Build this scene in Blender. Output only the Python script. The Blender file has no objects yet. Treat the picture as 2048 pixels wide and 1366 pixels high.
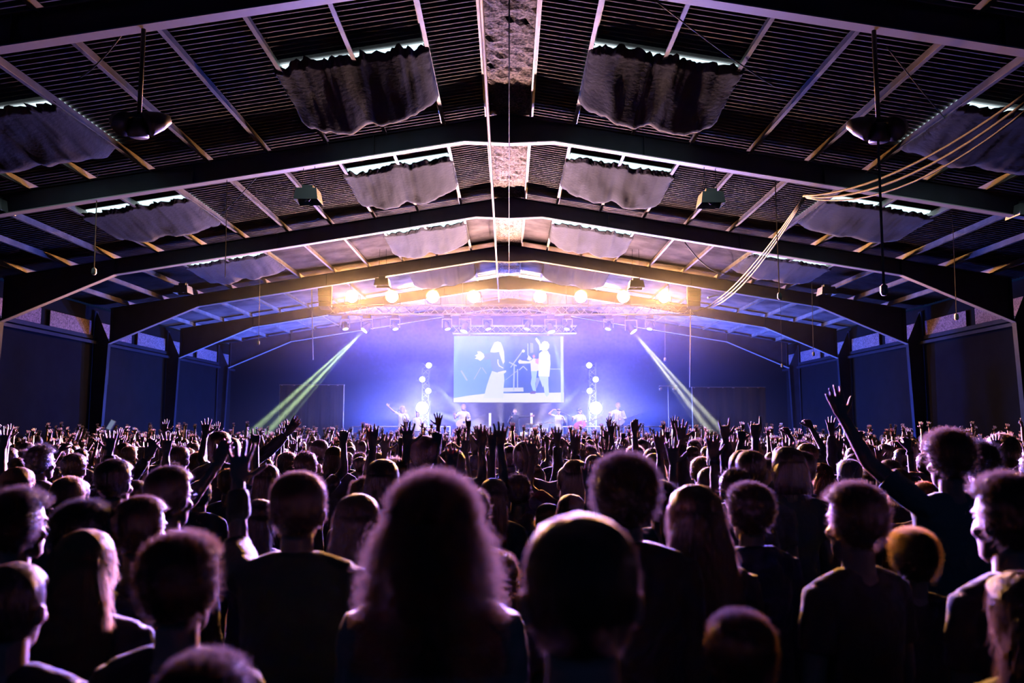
import bpy, bmesh, math, random
import numpy as np
from mathutils import Vector, Matrix, Euler, noise as mnoise
random.seed(7); np.random.seed(7)
R = math.radians
sc = bpy.context.scene
COL = sc.collection

# ---------------------------------------------------------------- camera
F, HOR, CX, EYE = 1593.0, 850.0, 1018.0, 1.95
TH = math.atan((HOR-683)/F); PS = math.atan((CX-1024)/(F/math.cos(TH)))
cam_d = bpy.data.cameras.new('camera'); cam = bpy.data.objects.new('camera', cam_d); COL.objects.link(cam)
cam_d.sensor_width = 36; cam_d.lens = F/2048*36; cam_d.clip_end = 300; cam_d.clip_start = 0.05
cam.location = (0, 0, EYE); cam.rotation_euler = (math.pi/2+TH, 0, PS)
cam_d.dof.use_dof = True; cam_d.dof.focus_distance = 13.0; cam_d.dof.aperture_fstop = 2.2
sc.camera = cam

def P(u, v, Y):
    """world point seen at pixel (u, v) at distance Y down the hall"""
    a = 683-v
    y = F*math.cos(TH)-a*math.sin(TH); z = a*math.cos(TH)+F*math.sin(TH); x = u-1024
    x2 = x*math.cos(PS)-y*math.sin(PS); y2 = y*math.cos(PS)+x*math.sin(PS)
    return Vector((x2/y2*Y, Y, EYE+z/y2*Y))

# ---------------------------------------------------------------- world, exposure
w = bpy.data.worlds.new('world'); sc.world = w; w.use_nodes = True
w.node_tree.nodes['Background'].inputs[0].default_value = (0.02, 0.05, 0.2, 1)
w.node_tree.nodes['Background'].inputs[1].default_value = 0.13
sc.view_settings.view_transform = 'Standard'; sc.view_settings.look = 'None'
sc.view_settings.gamma = 1; sc.view_settings.use_curve_mapping = False
sc.view_settings.exposure = 0.0
sc.cycles.use_denoising = True
sc.cycles.max_bounces = 5; sc.cycles.diffuse_bounces = 0; sc.cycles.glossy_bounces = 1
sc.cycles.transmission_bounces = 0; sc.cycles.volume_bounces = 0; sc.cycles.transparent_max_bounces = 8
sc.cycles.sample_clamp_indirect = 4; sc.cycles.sample_clamp_direct = 60
sc.cycles.caustics_reflective = False; sc.cycles.caustics_refractive = False

# ---------------------------------------------------------------- stage lights (their lamps; housings, where there are any, come further down; fills have none)
WARM = (1.0, 0.44, 0.13); BLUE = (0.10, 0.16, 1.0); DEEP = (0.015, 0.09, 1.0); VIO = (0.30, 0.26, 1.0); CREAM = (1.0, 0.60, 0.56)
def lamp(kind, name, loc, target, color, power, radius=0.1, cone=None, blend=0.3, parent=None):
    d = bpy.data.lights.new(name, kind); d.energy = power; d.color = color
    if kind in ('SPOT', 'POINT'): d.shadow_soft_size = radius
    if kind == 'SPOT': d.spot_size = cone; d.spot_blend = blend
    o = bpy.data.objects.new(name, d); COL.objects.link(o); o.location = loc
    if target is not None:
        o.rotation_euler = (Vector(target)-Vector(loc)).to_track_quat('-Z', 'Y').to_euler()
    return o
BLIND_U = [705, 785, 866, 948, 1080, 1161, 1246, 1327]
for u in BLIND_U:                                                   # row of warm blinders on the front truss
    p = P(u, 594, 29.6); lamp('SPOT', 'blinder_light', p+Vector((0, -0.2, 0)), p+Vector((0, -10, -2.4)), WARM, 30000, 0.14, R(112), 0.9).scale = (1, .24, 1)
    lamp('POINT', 'blinder_spill_light', p+Vector((0, -0.26, 0)), None, WARM, 300, 0.14)
for s in (-1, 1):
    for x, pw in ((1.15, 12500), (3.4, 7500)):                       # cream washes on the stage floor, up into the roof
        lamp('SPOT', 'uplight', (s*x, 31.8, 1.35), (s*x*1.3, 19.5, 10.2), CREAM, pw, 0.04, R(74), 0.9).scale = (1, .62, 1)
    lamp('SPOT', 'roof_blue_fill', (s*5.5, 32.6, 1.5), (s*6.5, 18, 8.6), (.10, .13, 1), 4200, 0.05, R(84), 0.9).scale = (1, .6, 1)  # added blue spots without a fixture, tint the roof and its shadows
    for (u, v, Y, pw, c) in ((1018-160, 731, 36, 2600, VIO), (1018-173, 759, 36, 2600, VIO), (1018-161, 782, 36, 2600, VIO), (1018-173, 818, 35.2, 22000, VIO)):
        u = 1018+s*(1018-u) if s > 0 else u
        p = P(u, v, Y)
        if v > 800: lamp('POINT', 'wash_spill_light', p+Vector((0, -0.5, 0)), None, (.42, .45, 1), 1500, 0.15)
        lamp('SPOT', 'wash_light', p+Vector((0, -0.2, 0)), p+Vector((-s*.5, -8, -0.75-(p.z-3)*.25)), c, pw*3.0, 0.12, R(84), .8).scale = (1, .20, 1)
    lamp('POINT', 'blue_haze_fill', (s*5.6, 36.6, 1.9), None, DEEP, 6000, 0.15)  # blue points added behind the band to colour haze and wall, no fixture
    lamp('POINT', 'blue_haze_fill', (s*2.6, 37.2, 1.5), None, DEEP, 900, 0.15)
    for u in (790, 894, 975):                                       # the par lamps on the truss light the band
        u = u if s < 0 else 2036-u; p = P(u, 655, 30.0)
        lamp('SPOT', 'par_light', p+Vector((0, 0, -.2)), Vector((p.x*.9, 32.6, 1.6)), (.8, .76, 1), 800, 0.08, R(50), .6)
        lamp('SPOT', 'crowd_rim_fill', p+Vector((0, -.2, -.2)), p+Vector((0, -10, -2.0)), (.14, .13, 1), 110000, 0.10, R(66), 1.0).scale = (1, .4, 1)  # violet spots added at the pars to edge the crowd with light
# haze
def haze(name, x, y0, y1, z0, z1, dens, col=(0.8, 0.85, 1), g=0.55):
    bm = bmesh.new(); bmesh.ops.create_cube(bm, size=1)
    for vv in bm.verts:
        vv.co = Vector((vv.co.x*2*x, y0+(vv.co.y+.5)*(y1-y0), z0+(vv.co.z+.5)*(z1-z0)))
    me = bpy.data.meshes.new(name); bm.to_mesh(me); bm.free()
    o = bpy.data.objects.new(name, me); COL.objects.link(o); o['kind'] = 'stuff'
    m = bpy.data.materials.new(name); m.use_nodes = True; nt = m.node_tree; nt.nodes.clear()
    out = nt.nodes.new('ShaderNodeOutputMaterial'); vs = nt.nodes.new('ShaderNodeVolumeScatter')
    vs.inputs['Color'].default_value = (*col, 1); vs.inputs['Density'].default_value = dens; vs.inputs['Anisotropy'].default_value = g
    nt.links.new(vs.outputs[0], out.inputs['Volume']); me.materials.append(m); m.cycles.homogeneous_volume = True
    return o
hz = haze('haze', 13.8, 22.5, 40.8, 0.02, 6.9, 0.0011, g=0.7); hz['label'] = 'thin blue theatrical haze hanging in front of the stage'; hz['category'] = 'haze'
h2 = haze('haze', 8.5, 27.2, 41.0, 0.9, 7.9, 0.01, g=0.6); h2['label'] = 'thicker smoke shaped for the halos around the blinders and the light towers'; h2['category'] = 'haze'
m = h2.data.materials[0]; m.cycles.homogeneous_volume = False; nt = m.node_tree; vs = next(n for n in nt.nodes if n.type == 'VOLUME_SCATTER')
def N(t, **k):
    n = nt.nodes.new(t)
    for a_, b_ in k.items(): setattr(n, a_, b_)
    return n
tc = N('ShaderNodeTexCoord')
def blob(c, sx, sy, sz, amp):
    """soft cloud centred on c"""
    mp = N('ShaderNodeMapping', vector_type='POINT'); mp.inputs['Location'].default_value = (-c[0]/sx, -c[1]/sy, -c[2]/sz); mp.inputs['Scale'].default_value = (1/sx, 1/sy, 1/sz)
    ln = N('ShaderNodeVectorMath', operation='LENGTH'); mr = N('ShaderNodeMapRange', interpolation_type='SMOOTHSTEP'); mr.inputs[1].default_value = 0; mr.inputs[2].default_value = 1; mr.inputs[3].default_value = amp; mr.inputs[4].default_value = 0
    nt.links.new(tc.outputs['Object'], mp.inputs[0]); nt.links.new(mp.outputs[0], ln.inputs[0]); nt.links.new(ln.outputs['Value'], mr.inputs[0]); return mr.outputs[0]
cl = [blob((0, 29.0, 7.0), 8.6, 2.2, 1.05, .024), blob((-4.6, 35.6, 3.0), 5.4, 5.0, 2.6, .0075), blob((4.6, 35.6, 3.0), 5.4, 5.0, 2.6, .0075), blob((-3.75, 34.9, 2.7), 1.5, 1.2, 1.3, .045), blob((3.75, 34.9, 2.7), 1.5, 1.2, 1.3, .045)]  # clouds put where the lamps need a halo
acc = cl[0]
for c_ in cl[1:]:
    ad = N('ShaderNodeMath', operation='ADD'); nt.links.new(acc, ad.inputs[0]); nt.links.new(c_, ad.inputs[1]); acc = ad.outputs[0]
nz = N('ShaderNodeTexNoise'); nz.inputs['Scale'].default_value = .55; nz.inputs['Detail'].default_value = 2; nt.links.new(tc.outputs['Object'], nz.inputs['Vector'])
mr = N('ShaderNodeMapRange'); mr.inputs[1].default_value = .35; mr.inputs[2].default_value = .68; mr.inputs[3].default_value = .45; mr.inputs[4].default_value = 1.4; nt.links.new(nz.outputs[0], mr.inputs[0])
mu = N('ShaderNodeMath', operation='MULTIPLY'); nt.links.new(acc, mu.inputs[0]); nt.links.new(mr.outputs[0], mu.inputs[1]); nt.links.new(mu.outputs[0], vs.inputs['Density'])
sc.cycles.volume_step_rate = 0.4; sc.cycles.volume_max_steps = 256

# ---------------------------------------------------------------- helpers
def link(o, parent=None):
    COL.objects.link(o)
    if parent is not None: o.parent = parent
    return o
def tag(o, label=None, cat=None, group=None, kind=None):
    if label: o['label'] = label
    if cat: o['category'] = cat
    if group: o['group'] = group
    if kind: o['kind'] = kind
    return o
def empty(name, loc=(0, 0, 0), rz=0.0):
    o = bpy.data.objects.new(name, None); link(o); o.location = loc; o.rotation_euler = (0, 0, rz); o.empty_display_size = .1
    return o
def copy_tree(o, parent=None):
    c = o.copy(); COL.objects.link(c); c.parent = parent
    for ch in o.children: copy_tree(ch, c)
    return c

def mat(name, color, rough=0.7, metal=0.0, bump=None, spec=0.3, emit=None, strength=0.0, var=None, sheen=0.0):
    m = bpy.data.materials.new(name); m.use_nodes = True; nt = m.node_tree; b = nt.nodes['Principled BSDF']
    b.inputs['Base Color'].default_value = (*color, 1); b.inputs['Roughness'].default_value = rough; b.inputs['Metallic'].default_value = metal
    b.inputs['Specular IOR Level'].default_value = spec
    if sheen: b.inputs['Sheen Weight'].default_value = sheen
    if emit: b.inputs['Emission Color'].default_value = (*emit, 1); b.inputs['Emission Strength'].default_value = strength
    if bump or var:
        tc = nt.nodes.new('ShaderNodeTexCoord'); nz = nt.nodes.new('ShaderNodeTexNoise')
        nz.inputs['Scale'].default_value = (bump or var)[0]; nz.inputs['Detail'].default_value = 4
        nt.links.new(tc.outputs['Object'], nz.inputs['Vector'])
        if bump:
            bp = nt.nodes.new('ShaderNodeBump'); bp.inputs['Strength'].default_value = bump[1]; bp.inputs['Distance'].default_value = .02
            nt.links.new(nz.outputs[0], bp.inputs['Height']); nt.links.new(bp.outputs[0], b.inputs['Normal'])
        if var:
            mx = nt.nodes.new('ShaderNodeMix'); mx.data_type = 'RGBA'
            mx.inputs[6].default_value = (*[c*(1-var[1]) for c in color], 1); mx.inputs[7].default_value = (*[min(1, c*(1+var[1])) for c in color], 1)
            rp = nt.nodes.new('ShaderNodeMapRange'); rp.inputs[1].default_value = .35; rp.inputs[2].default_value = .65
            nt.links.new(nz.outputs[0], rp.inputs[0]); nt.links.new(rp.outputs[0], mx.inputs[0]); nt.links.new(mx.outputs[2], b.inputs['Base Color'])
    return m
def emis(name, color, strength):
    m = bpy.data.materials.new(name); m.use_nodes = True; nt = m.node_tree; nt.nodes.clear()
    out = nt.nodes.new('ShaderNodeOutputMaterial'); e = nt.nodes.new('ShaderNodeEmission')
    e.inputs[0].default_value = (*color, 1); e.inputs[1].default_value = strength; nt.links.new(e.outputs[0], out.inputs[0])
    return m

class MB:
    """collects verts and faces, then links them as one mesh object"""
    def __init__(s): s.v = []; s.f = []; s.m = []
    def add(s, vs, fs, m=0):
        o = len(s.v); s.v += [tuple(x) for x in vs]; s.f += [tuple(i+o for i in f) for f in fs]; s.m += [m]*len(fs); return s
    def box(s, c, d, rot=None, m=0):
        vs = []
        for i in (-.5, .5):
            for j in (-.5, .5):
                for k in (-.5, .5):
                    q = Vector((i*d[0], j*d[1], k*d[2]))
                    if rot is not None: q = rot @ q
                    vs.append(q+Vector(c))
        return s.add(vs, [(0, 1, 3, 2), (4, 6, 7, 5), (0, 4, 5, 1), (2, 3, 7, 6), (0, 2, 6, 4), (1, 5, 7, 3)], m)
    def sweep(s, pts, rads, n=10, up=None, caps=True, m=0, side=None):
        """rings of radius (a across, b along up) about the polyline"""
        pts = [Vector(p) for p in pts]; vs = []; k = len(pts)
        rads = [(r, r) if isinstance(r, (int, float)) else r for r in rads]
        for i, p in enumerate(pts):
            t = (pts[min(i+1, k-1)]-pts[max(i-1, 0)]).normalized()
            if side is not None: a = (Vector(side)-t*t.dot(Vector(side))).normalized()
            else:
                ref = Vector((0, 0, 1)) if abs(t.z) < .9 else Vector((0, 1, 0))
                a = t.cross(ref).normalized()
            b = t.cross(a).normalized()
            for j in range(n):
                an = 2*math.pi*j/n; vs.append(p+a*(math.cos(an)*rads[i][0])+b*(math.sin(an)*rads[i][1]))
        fs = []
        for i in range(k-1):
            for j in range(n):
                fs.append((i*n+j, i*n+(j+1) % n, (i+1)*n+(j+1) % n, (i+1)*n+j))
        if caps: fs.append(tuple(range(n))[::-1]); fs.append(tuple(range((k-1)*n, k*n)))
        return s.add(vs, fs, m)
    def capsule(s, a, b, ra, rb, n=10, m=0):
        a = Vector(a); b = Vector(b); t = (b-a).normalized()
        pts = [a-t*ra*.95, a-t*ra*.6, a, b, b+t*rb*.6, b+t*rb*.95]
        return s.sweep(pts, [ra*.25, ra*.8, ra, rb, rb*.8, rb*.25], n, m=m)
    def ell(s, c, r, nu=14, nv=9, m=0, fn=None, rot=None):
        vs = []; fs = []
        for i in range(nv+1):
            ph = math.pi*i/nv
            for j in range(nu):
                th = 2*math.pi*j/nu; d = Vector((math.sin(ph)*math.cos(th), math.sin(ph)*math.sin(th), math.cos(ph)))
                k = 1 if fn is None else fn(d); q = Vector((d.x*r[0], d.y*r[1], d.z*r[2]))*k
                if rot is not None: q = rot @ q
                vs.append(q+Vector(c))
        for i in range(nv):
            for j in range(nu): fs.append((i*nu+j, (i+1)*nu+j, (i+1)*nu+(j+1) % nu, i*nu+(j+1) % nu))
        return s.add(vs, fs, m)
    def disc(s, c, r, axis, n=16, m=0):
        axis = Vector(axis).normalized(); ref = Vector((0, 0, 1)) if abs(axis.z) < .9 else Vector((1, 0, 0))
        a = axis.cross(ref).normalized(); b = axis.cross(a).normalized()
        return s.add([Vector(c)+a*math.cos(2*math.pi*j/n)*r+b*math.sin(2*math.pi*j/n)*r for j in range(n)], [tuple(range(n))], m)
    def mesh(s, name, mats, smooth=False):
        me = bpy.data.meshes.new(name); me.from_pydata(s.v, [], s.f); 
        for mm in (mats if isinstance(mats, (list, tuple)) else [mats]): me.materials.append(mm)
        me.polygons.foreach_set('material_index', s.m)
        if smooth: me.polygons.foreach_set('use_smooth', [True]*len(s.f))
        me.update(); return me
    def build(s, name, mats, parent=None, smooth=False, loc=None):
        o = bpy.data.objects.new(name, s.mesh(name, mats, smooth)); link(o, parent)
        if loc is not None: o.location = loc
        return o

M = {}
M['roof'] = mat('roof_sheet', (0.40, 0.33, 0.33), .75, var=(1.3, .35), spec=.25)
M['purlin'] = mat('galvanised_purlin', (0.52, 0.45, 0.42), .5, .2, var=(3, .2))
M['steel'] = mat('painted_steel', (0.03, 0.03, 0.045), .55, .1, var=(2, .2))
M['flange'] = mat('lit_flange', (0.75, 0.70, 0.72), .45, .1)  # pale tone puts the light on the rafter undersides into the colour
M['concrete'] = mat('dark_concrete', (0.06, 0.06, 0.065), .8, bump=(8, .3), var=(3, .3))
M['wall'] = mat('dark_wall', (0.004, 0.0045, 0.007), .95, var=(2, .3))
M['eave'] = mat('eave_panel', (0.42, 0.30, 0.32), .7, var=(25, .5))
M['black'] = mat('black_paint', (0.012, 0.012, 0.014), .5)
M['drape'] = mat('black_drape', (0.06, 0.052, 0.065), .85, bump=(14, .4), sheen=.2)
M['alu'] = mat('aluminium', (0.34, 0.33, 0.36), .4, .7)
M['white'] = mat('white_enamel', (0.78, 0.76, 0.72), .5)
M['cable'] = mat('black_cable', (0.02, 0.02, 0.02), .6)
M['cablegrey'] = mat('grey_cable', (0.30, 0.27, 0.24), .6)  # plain grey base colour for cables and cords
M['sky'] = emis('daylight_panel', (0.66, 0.93, 1.0), 1.5)
M['blind'] = emis('blinder_lens', (1.0, 0.72, 0.38), 60)
M['bluelens'] = emis('blue_lens', (0.62, 0.66, 1.0), 30)
M['yellens'] = emis('gobo_lens', (0.9, 1.0, 0.45), 14)
M['parglow'] = emis('par_lens', (0.95, 0.85, 0.9), 2.2)

# ---------------------------------------------------------------- the hall
SL = 0.164
def topz(x): return EYE+6.41-SL*abs(x)          # top of the rafters
def sheetz(x): return topz(x)+0.165             # roof sheeting
Y0, Y1 = 0.0, 42.0
floor = MB().box((0, 20, -.1), (30, 46, .2)).build('floor', M['concrete']); tag(floor, kind='structure')
ceiling = tag(empty('ceiling'), kind='structure')
BAYS = [4, 10, 16, 22, 28, 34, 40]
PX = [1.38+1.21*k for k in range(11)]
for s in (-1, 1):                               # corrugated sheets, ribs running down the slope
    mb = MB(); pitch = .146; n = int((Y1-Y0)/pitch)*8; xs = [.40, 14.6]
    vs = []; 
    for i in range(n+1):
        y = Y0+i*pitch/8; dz = .024*math.sin(2*math.pi*i/8)
        for x in xs: vs.append((s*x, y, sheetz(x)+dz+.024))
    mb.add(vs, [(2*i, 2*i+1, 2*i+3, 2*i+2) for i in range(n)])
    mb.build('roof_sheeting', M['roof'], ceiling, smooth=True)
    for x in [.45]+PX:                          # Z purlins
        z = sheetz(x); pb = MB()
        fw = .07 if x > 1 else .03
        pb.box((s*x, (Y0+Y1)/2, z-.085), (.012, Y1-Y0, .16)); pb.box((s*(x-fw*.43), (Y0+Y1)/2, z-.163), (fw, Y1-Y0, .012)); pb.box((s*(x+.03), (Y0+Y1)/2, z-.007), (.06, Y1-Y0, .01))
        pb.build('purlin', M['purlin'], ceiling)
# crumpled lining strip along the ridge
rg = MB(); nx, ny = 10, 330; vs = []
for j in range(ny+1):
    for i in range(nx+1):
        x = -.42+.84*i/nx; y = Y0+(Y1-Y0)*j/ny
        vs.append((x, y, EYE+6.40+.05*mnoise.noise(Vector((x*5, y*5, 0)))+.03*mnoise.noise(Vector((x*14, y*14, 3)))))
rg.add(vs, [(j*(nx+1)+i, j*(nx+1)+i+1, (j+1)*(nx+1)+i+1, (j+1)*(nx+1)+i) for j in range(ny) for i in range(nx)])
M['lining'] = mat('ridge_lining', (0.46, 0.36, 0.30), .9, var=(9, .75), bump=(22, .9))
rg.build('ridge_lining', M['lining'], ceiling)

def ibeam(mb, top, bot, Y, wd=.2, side=1):
    """web + flanges between two polylines in the x-z plane"""
    n = len(top)
    for d in (-.012, .012):
        vs = [(side*x, Y+d, z) for x, z in top]+[(side*x, Y+d, z) for x, z in bot]
        mb.add(vs, [(i, i+1, n+i+1, n+i) for i in range(n-1)], 0)
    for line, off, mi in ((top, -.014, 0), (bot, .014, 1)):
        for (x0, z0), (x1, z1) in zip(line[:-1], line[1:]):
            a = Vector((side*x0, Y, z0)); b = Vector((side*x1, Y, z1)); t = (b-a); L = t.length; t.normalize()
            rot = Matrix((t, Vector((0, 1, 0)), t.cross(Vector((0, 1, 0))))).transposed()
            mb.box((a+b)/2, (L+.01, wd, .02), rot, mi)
for Y in BAYS:
    fr = tag(empty('portal_frame', (0, 0, 0)), kind='structure')
    for s in (-1, 1):
        xs = [0, .93, 4, 8, 11.0, 14.1]
        bt = [EYE+5.79, EYE+5.83, topz(4)-.43, topz(8)-.43, topz(11)-.43, EYE+2.85]
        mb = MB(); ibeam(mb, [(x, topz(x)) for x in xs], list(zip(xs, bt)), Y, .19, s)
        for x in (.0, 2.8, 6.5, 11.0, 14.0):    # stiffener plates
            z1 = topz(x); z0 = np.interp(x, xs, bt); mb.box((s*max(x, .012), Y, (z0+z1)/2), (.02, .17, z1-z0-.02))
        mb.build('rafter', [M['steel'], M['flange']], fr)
        mb = MB(); ibeam(mb, [(14.1, EYE+2.9), (14.25, 0)], [(14.6, EYE+4.0), (14.6, 0)], Y, .19, s)
        mb.build('column', [M['steel'], M['steel']], fr)
for s, nm in ((-1, 'wall_left'), (1, 'wall_right')):
    mb = MB(); X = 14.75*s
    if s < 0:   # opening for the small window
        p = P(210, 738, 1); k = 14.75/abs(p.x); wy = k; 
        wz0, wz1 = P(210, 768, wy).z, P(210, 733, wy).z; hw = .13
        mb.box((X, (Y0-2+wy-hw)/2, 3.05), (.12, wy-hw-Y0+2, 6.1)); mb.box((X, (42.5+wy+hw)/2, 3.05), (.12, 42.5-wy-hw, 6.1))
        mb.box((X, wy, wz0/2), (.12, 2*hw, wz0)); mb.box((X, wy, (6.1+wz1)/2), (.12, 2*hw, 6.1-wz1))
        WIN = (X, wy, wz0, wz1, hw)
    else: mb.box((X, 20.2, 3.05), (.12, 44.5, 6.1))
    wl = mb.build(nm, M['wall']); tag(wl, kind='structure')
    mb = MB()
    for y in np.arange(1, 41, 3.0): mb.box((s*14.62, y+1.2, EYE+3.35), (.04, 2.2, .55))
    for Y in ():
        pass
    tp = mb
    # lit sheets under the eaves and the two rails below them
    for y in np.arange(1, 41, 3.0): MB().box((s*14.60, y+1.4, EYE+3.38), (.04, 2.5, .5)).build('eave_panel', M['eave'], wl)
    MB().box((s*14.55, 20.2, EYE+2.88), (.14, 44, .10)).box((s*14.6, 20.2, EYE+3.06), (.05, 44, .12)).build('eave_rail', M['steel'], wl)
wx, wy, wz0, wz1, hw = WIN
win = tag(empty('window_1', (wx, wy, 0)), kind='structure')
MB().box((0, -hw, (wz0+wz1)/2), (.14, .03, wz1-wz0)).box((0, hw, (wz0+wz1)/2), (.14, .03, wz1-wz0)).box((0, 0, wz0), (.14, 2*hw, .03)).box((0, 0, wz1), (.14, 2*hw, .03)).box((0, 0, wz0+(wz1-wz0)*.42), (.12, 2*hw, .05)).box((0, 0, wz0+(wz1-wz0)*.66), (.12, 2*hw, .05)).build('window_frame', M['black'], win)
hh = wz1-wz0
M['pane'] = emis('dusk_pane', (0.45, 0.85, 0.95), 0.75)
M['pane_dim'] = emis('dusk_pane_dim', (0.3, 0.55, 0.6), 0.22)
MB().box((-.02, 0, wz0+hh*.2), (.01, 2*hw-.04, hh*.36)).build('pane', M['pane'], win)
MB().box((-.02, 0, wz0+hh*.54), (.01, 2*hw-.04, hh*.18)).build('pane', M['pane_dim'], win)
MB().box((-.02, 0, wz0+hh*.83), (.01, 2*hw-.04, hh*.3)).build('pane', M['pane'], win)
mb = MB(); xs = np.linspace(-14.7, 14.7, 3)
mb.add([(-14.8, 42.1, 0), (14.8, 42.1, 0), (14.8, 42.1, topz(14.8)+.2), (0, 42.1, topz(0)+.2), (-14.8, 42.1, topz(14.8)+.2)], [(0, 1, 2, 3, 4)])
mb.add([(-14.8, 42.25, 0), (14.8, 42.25, 0), (14.8, 42.25, topz(14.8)+.2), (0, 42.25, topz(0)+.2), (-14.8, 42.25, topz(14.8)+.2)], [(4, 3, 2, 1, 0)])
M['dark_curtain'] = mat('dark_curtain', (.0035, .0035, .005), .95)
tag(mb.build('wall_back', M['dark_curtain']), kind='structure')
mb = MB(); mb.add([(-14.8, -2.1, 0), (14.8, -2.1, 0), (14.8, -2.1, topz(14.8)+.2), (0, -2.1, topz(0)+.2), (-14.8, -2.1, topz(14.8)+.2)], [(0, 1, 2, 3, 4)])

# skylight panels in the roof, and the black cloths tied under them
def sky_and_cloth(s, xa, xb, Y, seed, label, sag=.2):
    mb = MB(); n = int(2.15/(.146/4)); vs = []
    for i in range(n+1):
        y = Y+i*.146/4
        for x in (xa, xb): vs.append((s*x, y, sheetz(x)+.024*math.sin(2*math.pi*(y-Y0)/.146)-.004))
    mb.add(vs, [(2*i, 2*i+1, 2*i+3, 2*i+2) for i in range(n)]); mb.build('skylight_panel', M['sky'], ceiling, smooth=True)
    rnd = random.Random(seed); nx, ny = 60, 34; mb = MB(); vs = []; L = 2.2
    wdt = xb-xa
    for j in range(ny+1):
        for i in range(nx+1):
            a = i/nx; b = j/ny
            x = xa-.06+(wdt+.12)*a
            near = Y-.17+.18*mnoise.noise(Vector((a*9, seed, 0)))+.16*mnoise.noise(Vector((a*34, seed, 1)))
            if abs(a-.5) < .07: near -= .08
            far = Y+L-.35+.25*mnoise.noise(Vector((a*5, seed, 4)))
            y = near+(far-near)*b
            h = sheetz(x)-.19
            tie = 1-.28*math.exp(-((a-.5)/.08)**2)
            z = h-sag*2*tie*max(0, math.sin(math.pi*a))**.4*((b/.8)**1.15 if b < .8 else 1-.55*((b-.8)/.2)**2)
            z += .035*mnoise.noise(Vector((a*16, b*3, seed)))*(.3+b)+.02*mnoise.noise(Vector((a*40, b*5, seed)))*b
            if b < .04: z += .05+.05*mnoise.noise(Vector((a*20, seed, 9)))
            if a < .02 or a > .98: z += .04*mnoise.noise(Vector((b*24, seed, 5)))
            vs.append((s*x, y, z))
    mb.add(vs, [(j*(nx+1)+i, j*(nx+1)+i+1, (j+1)*(nx+1)+i+1, (j+1)*(nx+1)+i) for j in range(ny) for i in range(nx)])
    o = mb.build('black_cloth', M['drape'], smooth=True)
    md = o.modifiers.new('s', 'SOLIDIFY'); md.thickness = .006
    tag(o, label, 'cloth', 'black cloths tied under the skylights')
ordw = {10: 'nearest the viewer', 16: 'second bay from the viewer', 22: 'third bay', 28: 'fourth bay', 34: 'fifth bay'}
for Y in (10, 16, 22, 28, 34):
    for s in (-1, 1):
        sd = 'left' if s < 0 else 'right'
        sky_and_cloth(s, 1.38, 3.80, Y+(2.65 if Y == 10 else 2.15), Y+s*2.3, f'black cloth under the inner skylight on {sd} roof slope, {ordw[Y]}', .30 if Y == 10 else .24)
        if Y < 28: sky_and_cloth(s, 7.44, 9.85, Y+(2.65 if Y == 10 else 2.15), Y+s*5.1, f'black cloth under the outer skylight on the {sd} roof slope, {ordw[Y]}', .16)

# ---------------------------------------------------------------- stage
SZ = 1.0
st = empty('stage_platform', (0, 33.2, 0)); tag(st, 'wide black stage platform at the end of the hall, behind the crowd', 'stage')
M['deck'] = mat('stage_deck', (0.05, 0.05, 0.06), .4, bump=(30, .1)); M['skirt'] = mat('stage_skirt', (0.015, 0.015, 0.02), .9)
for ix in range(8):
    for iy in range(3):
        MB().box((-7.0+ix*2.0, -2.6+iy*2.4, SZ-.04), (1.985, 2.385, .08)).build('deck_panel', M['deck'], st)
mb = MB(); n = 160; vs = []
for i in range(n+1):
    x = -8+16*i/n; y = -3.85+.035*math.sin(i*1.7)
    vs += [(x, y, .0), (x, y, SZ-.08)]
mb.add(vs, [(2*i, 2*i+2, 2*i+3, 2*i+1) for i in range(n)]); mb.build('skirt', M['skirt'], st, smooth=True)
for ix in range(9):
    for iy in range(2): MB().box((-7.9+ix*1.975, -3.6+iy*6.9, (SZ-.08)/2), (.06, .06, SZ-.08)).build('leg', M['alu'], st)

def railing(x0, x1, Y, label, n=3):
    r = empty('stage_railing', ((x0+x1)/2, Y, SZ)); tag(r, label, 'railing'); L = abs(x1-x0)
    for z in (.88, .46): MB().sweep([(-L/2, 0, z), (L/2, 0, z)], [.024, .024], 8).build('rail', M['white'], r, True)
    for i in range(n+1): MB().sweep([(-L/2+L*i/n, 0, 0), (-L/2+L*i/n, 0, .9)], [.024, .024], 8).build('post', M['white'], r, True)
yr = 32.6
a, b = P(705, 853, yr).x, P(900, 856, yr).x; railing(a, b, yr, 'pale metal guard rail on the left half of the stage, behind the raised hands', 4)
a, b = P(1125, 856, yr).x, P(1325, 852, yr).x; railing(a, b, yr, 'pale metal guard rail on the right half of the stage, right of the drums', 4)

# wings
def wing(u0, u1, v0, Y, label):
    a = P(u0, v0, Y); b = P(u1, v0, Y); t = empty('wing_screen', ((a.x+b.x)/2, Y, 0)); tag(t, label, 'screen')
    w_ = abs(b.x-a.x); mb = MB(); n = 40; vs = []
    for i in range(n+1):
        x = -w_/2+w_*i/n; y = .03*math.sin(i*.9)+.02*math.sin(i*2.3); vs += [(x, y, 0), (x, y, a.z)]
    mb.add(vs, [(2*i, 2*i+2, 2*i+3, 2*i+1) for i in range(n)]); o = mb.build('curtain', M['skirt'], t, True)
    o.modifiers.new('s', 'SOLIDIFY').thickness = .01
    MB().box((0, .05, a.z), (w_+.06, .05, .05)).box((w_/2, .05, a.z/2), (.04, .04, a.z)).box((-w_/2, .05, a.z/2), (.04, .04, a.z)).build('frame', M['alu'], t)
wing(560, 687, 770, 31.2, 'black draped wing screen beside the stage on the left')
wing(1385, 1530, 775, 31.2, 'black draped wing screen beside the stage on the right')

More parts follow.
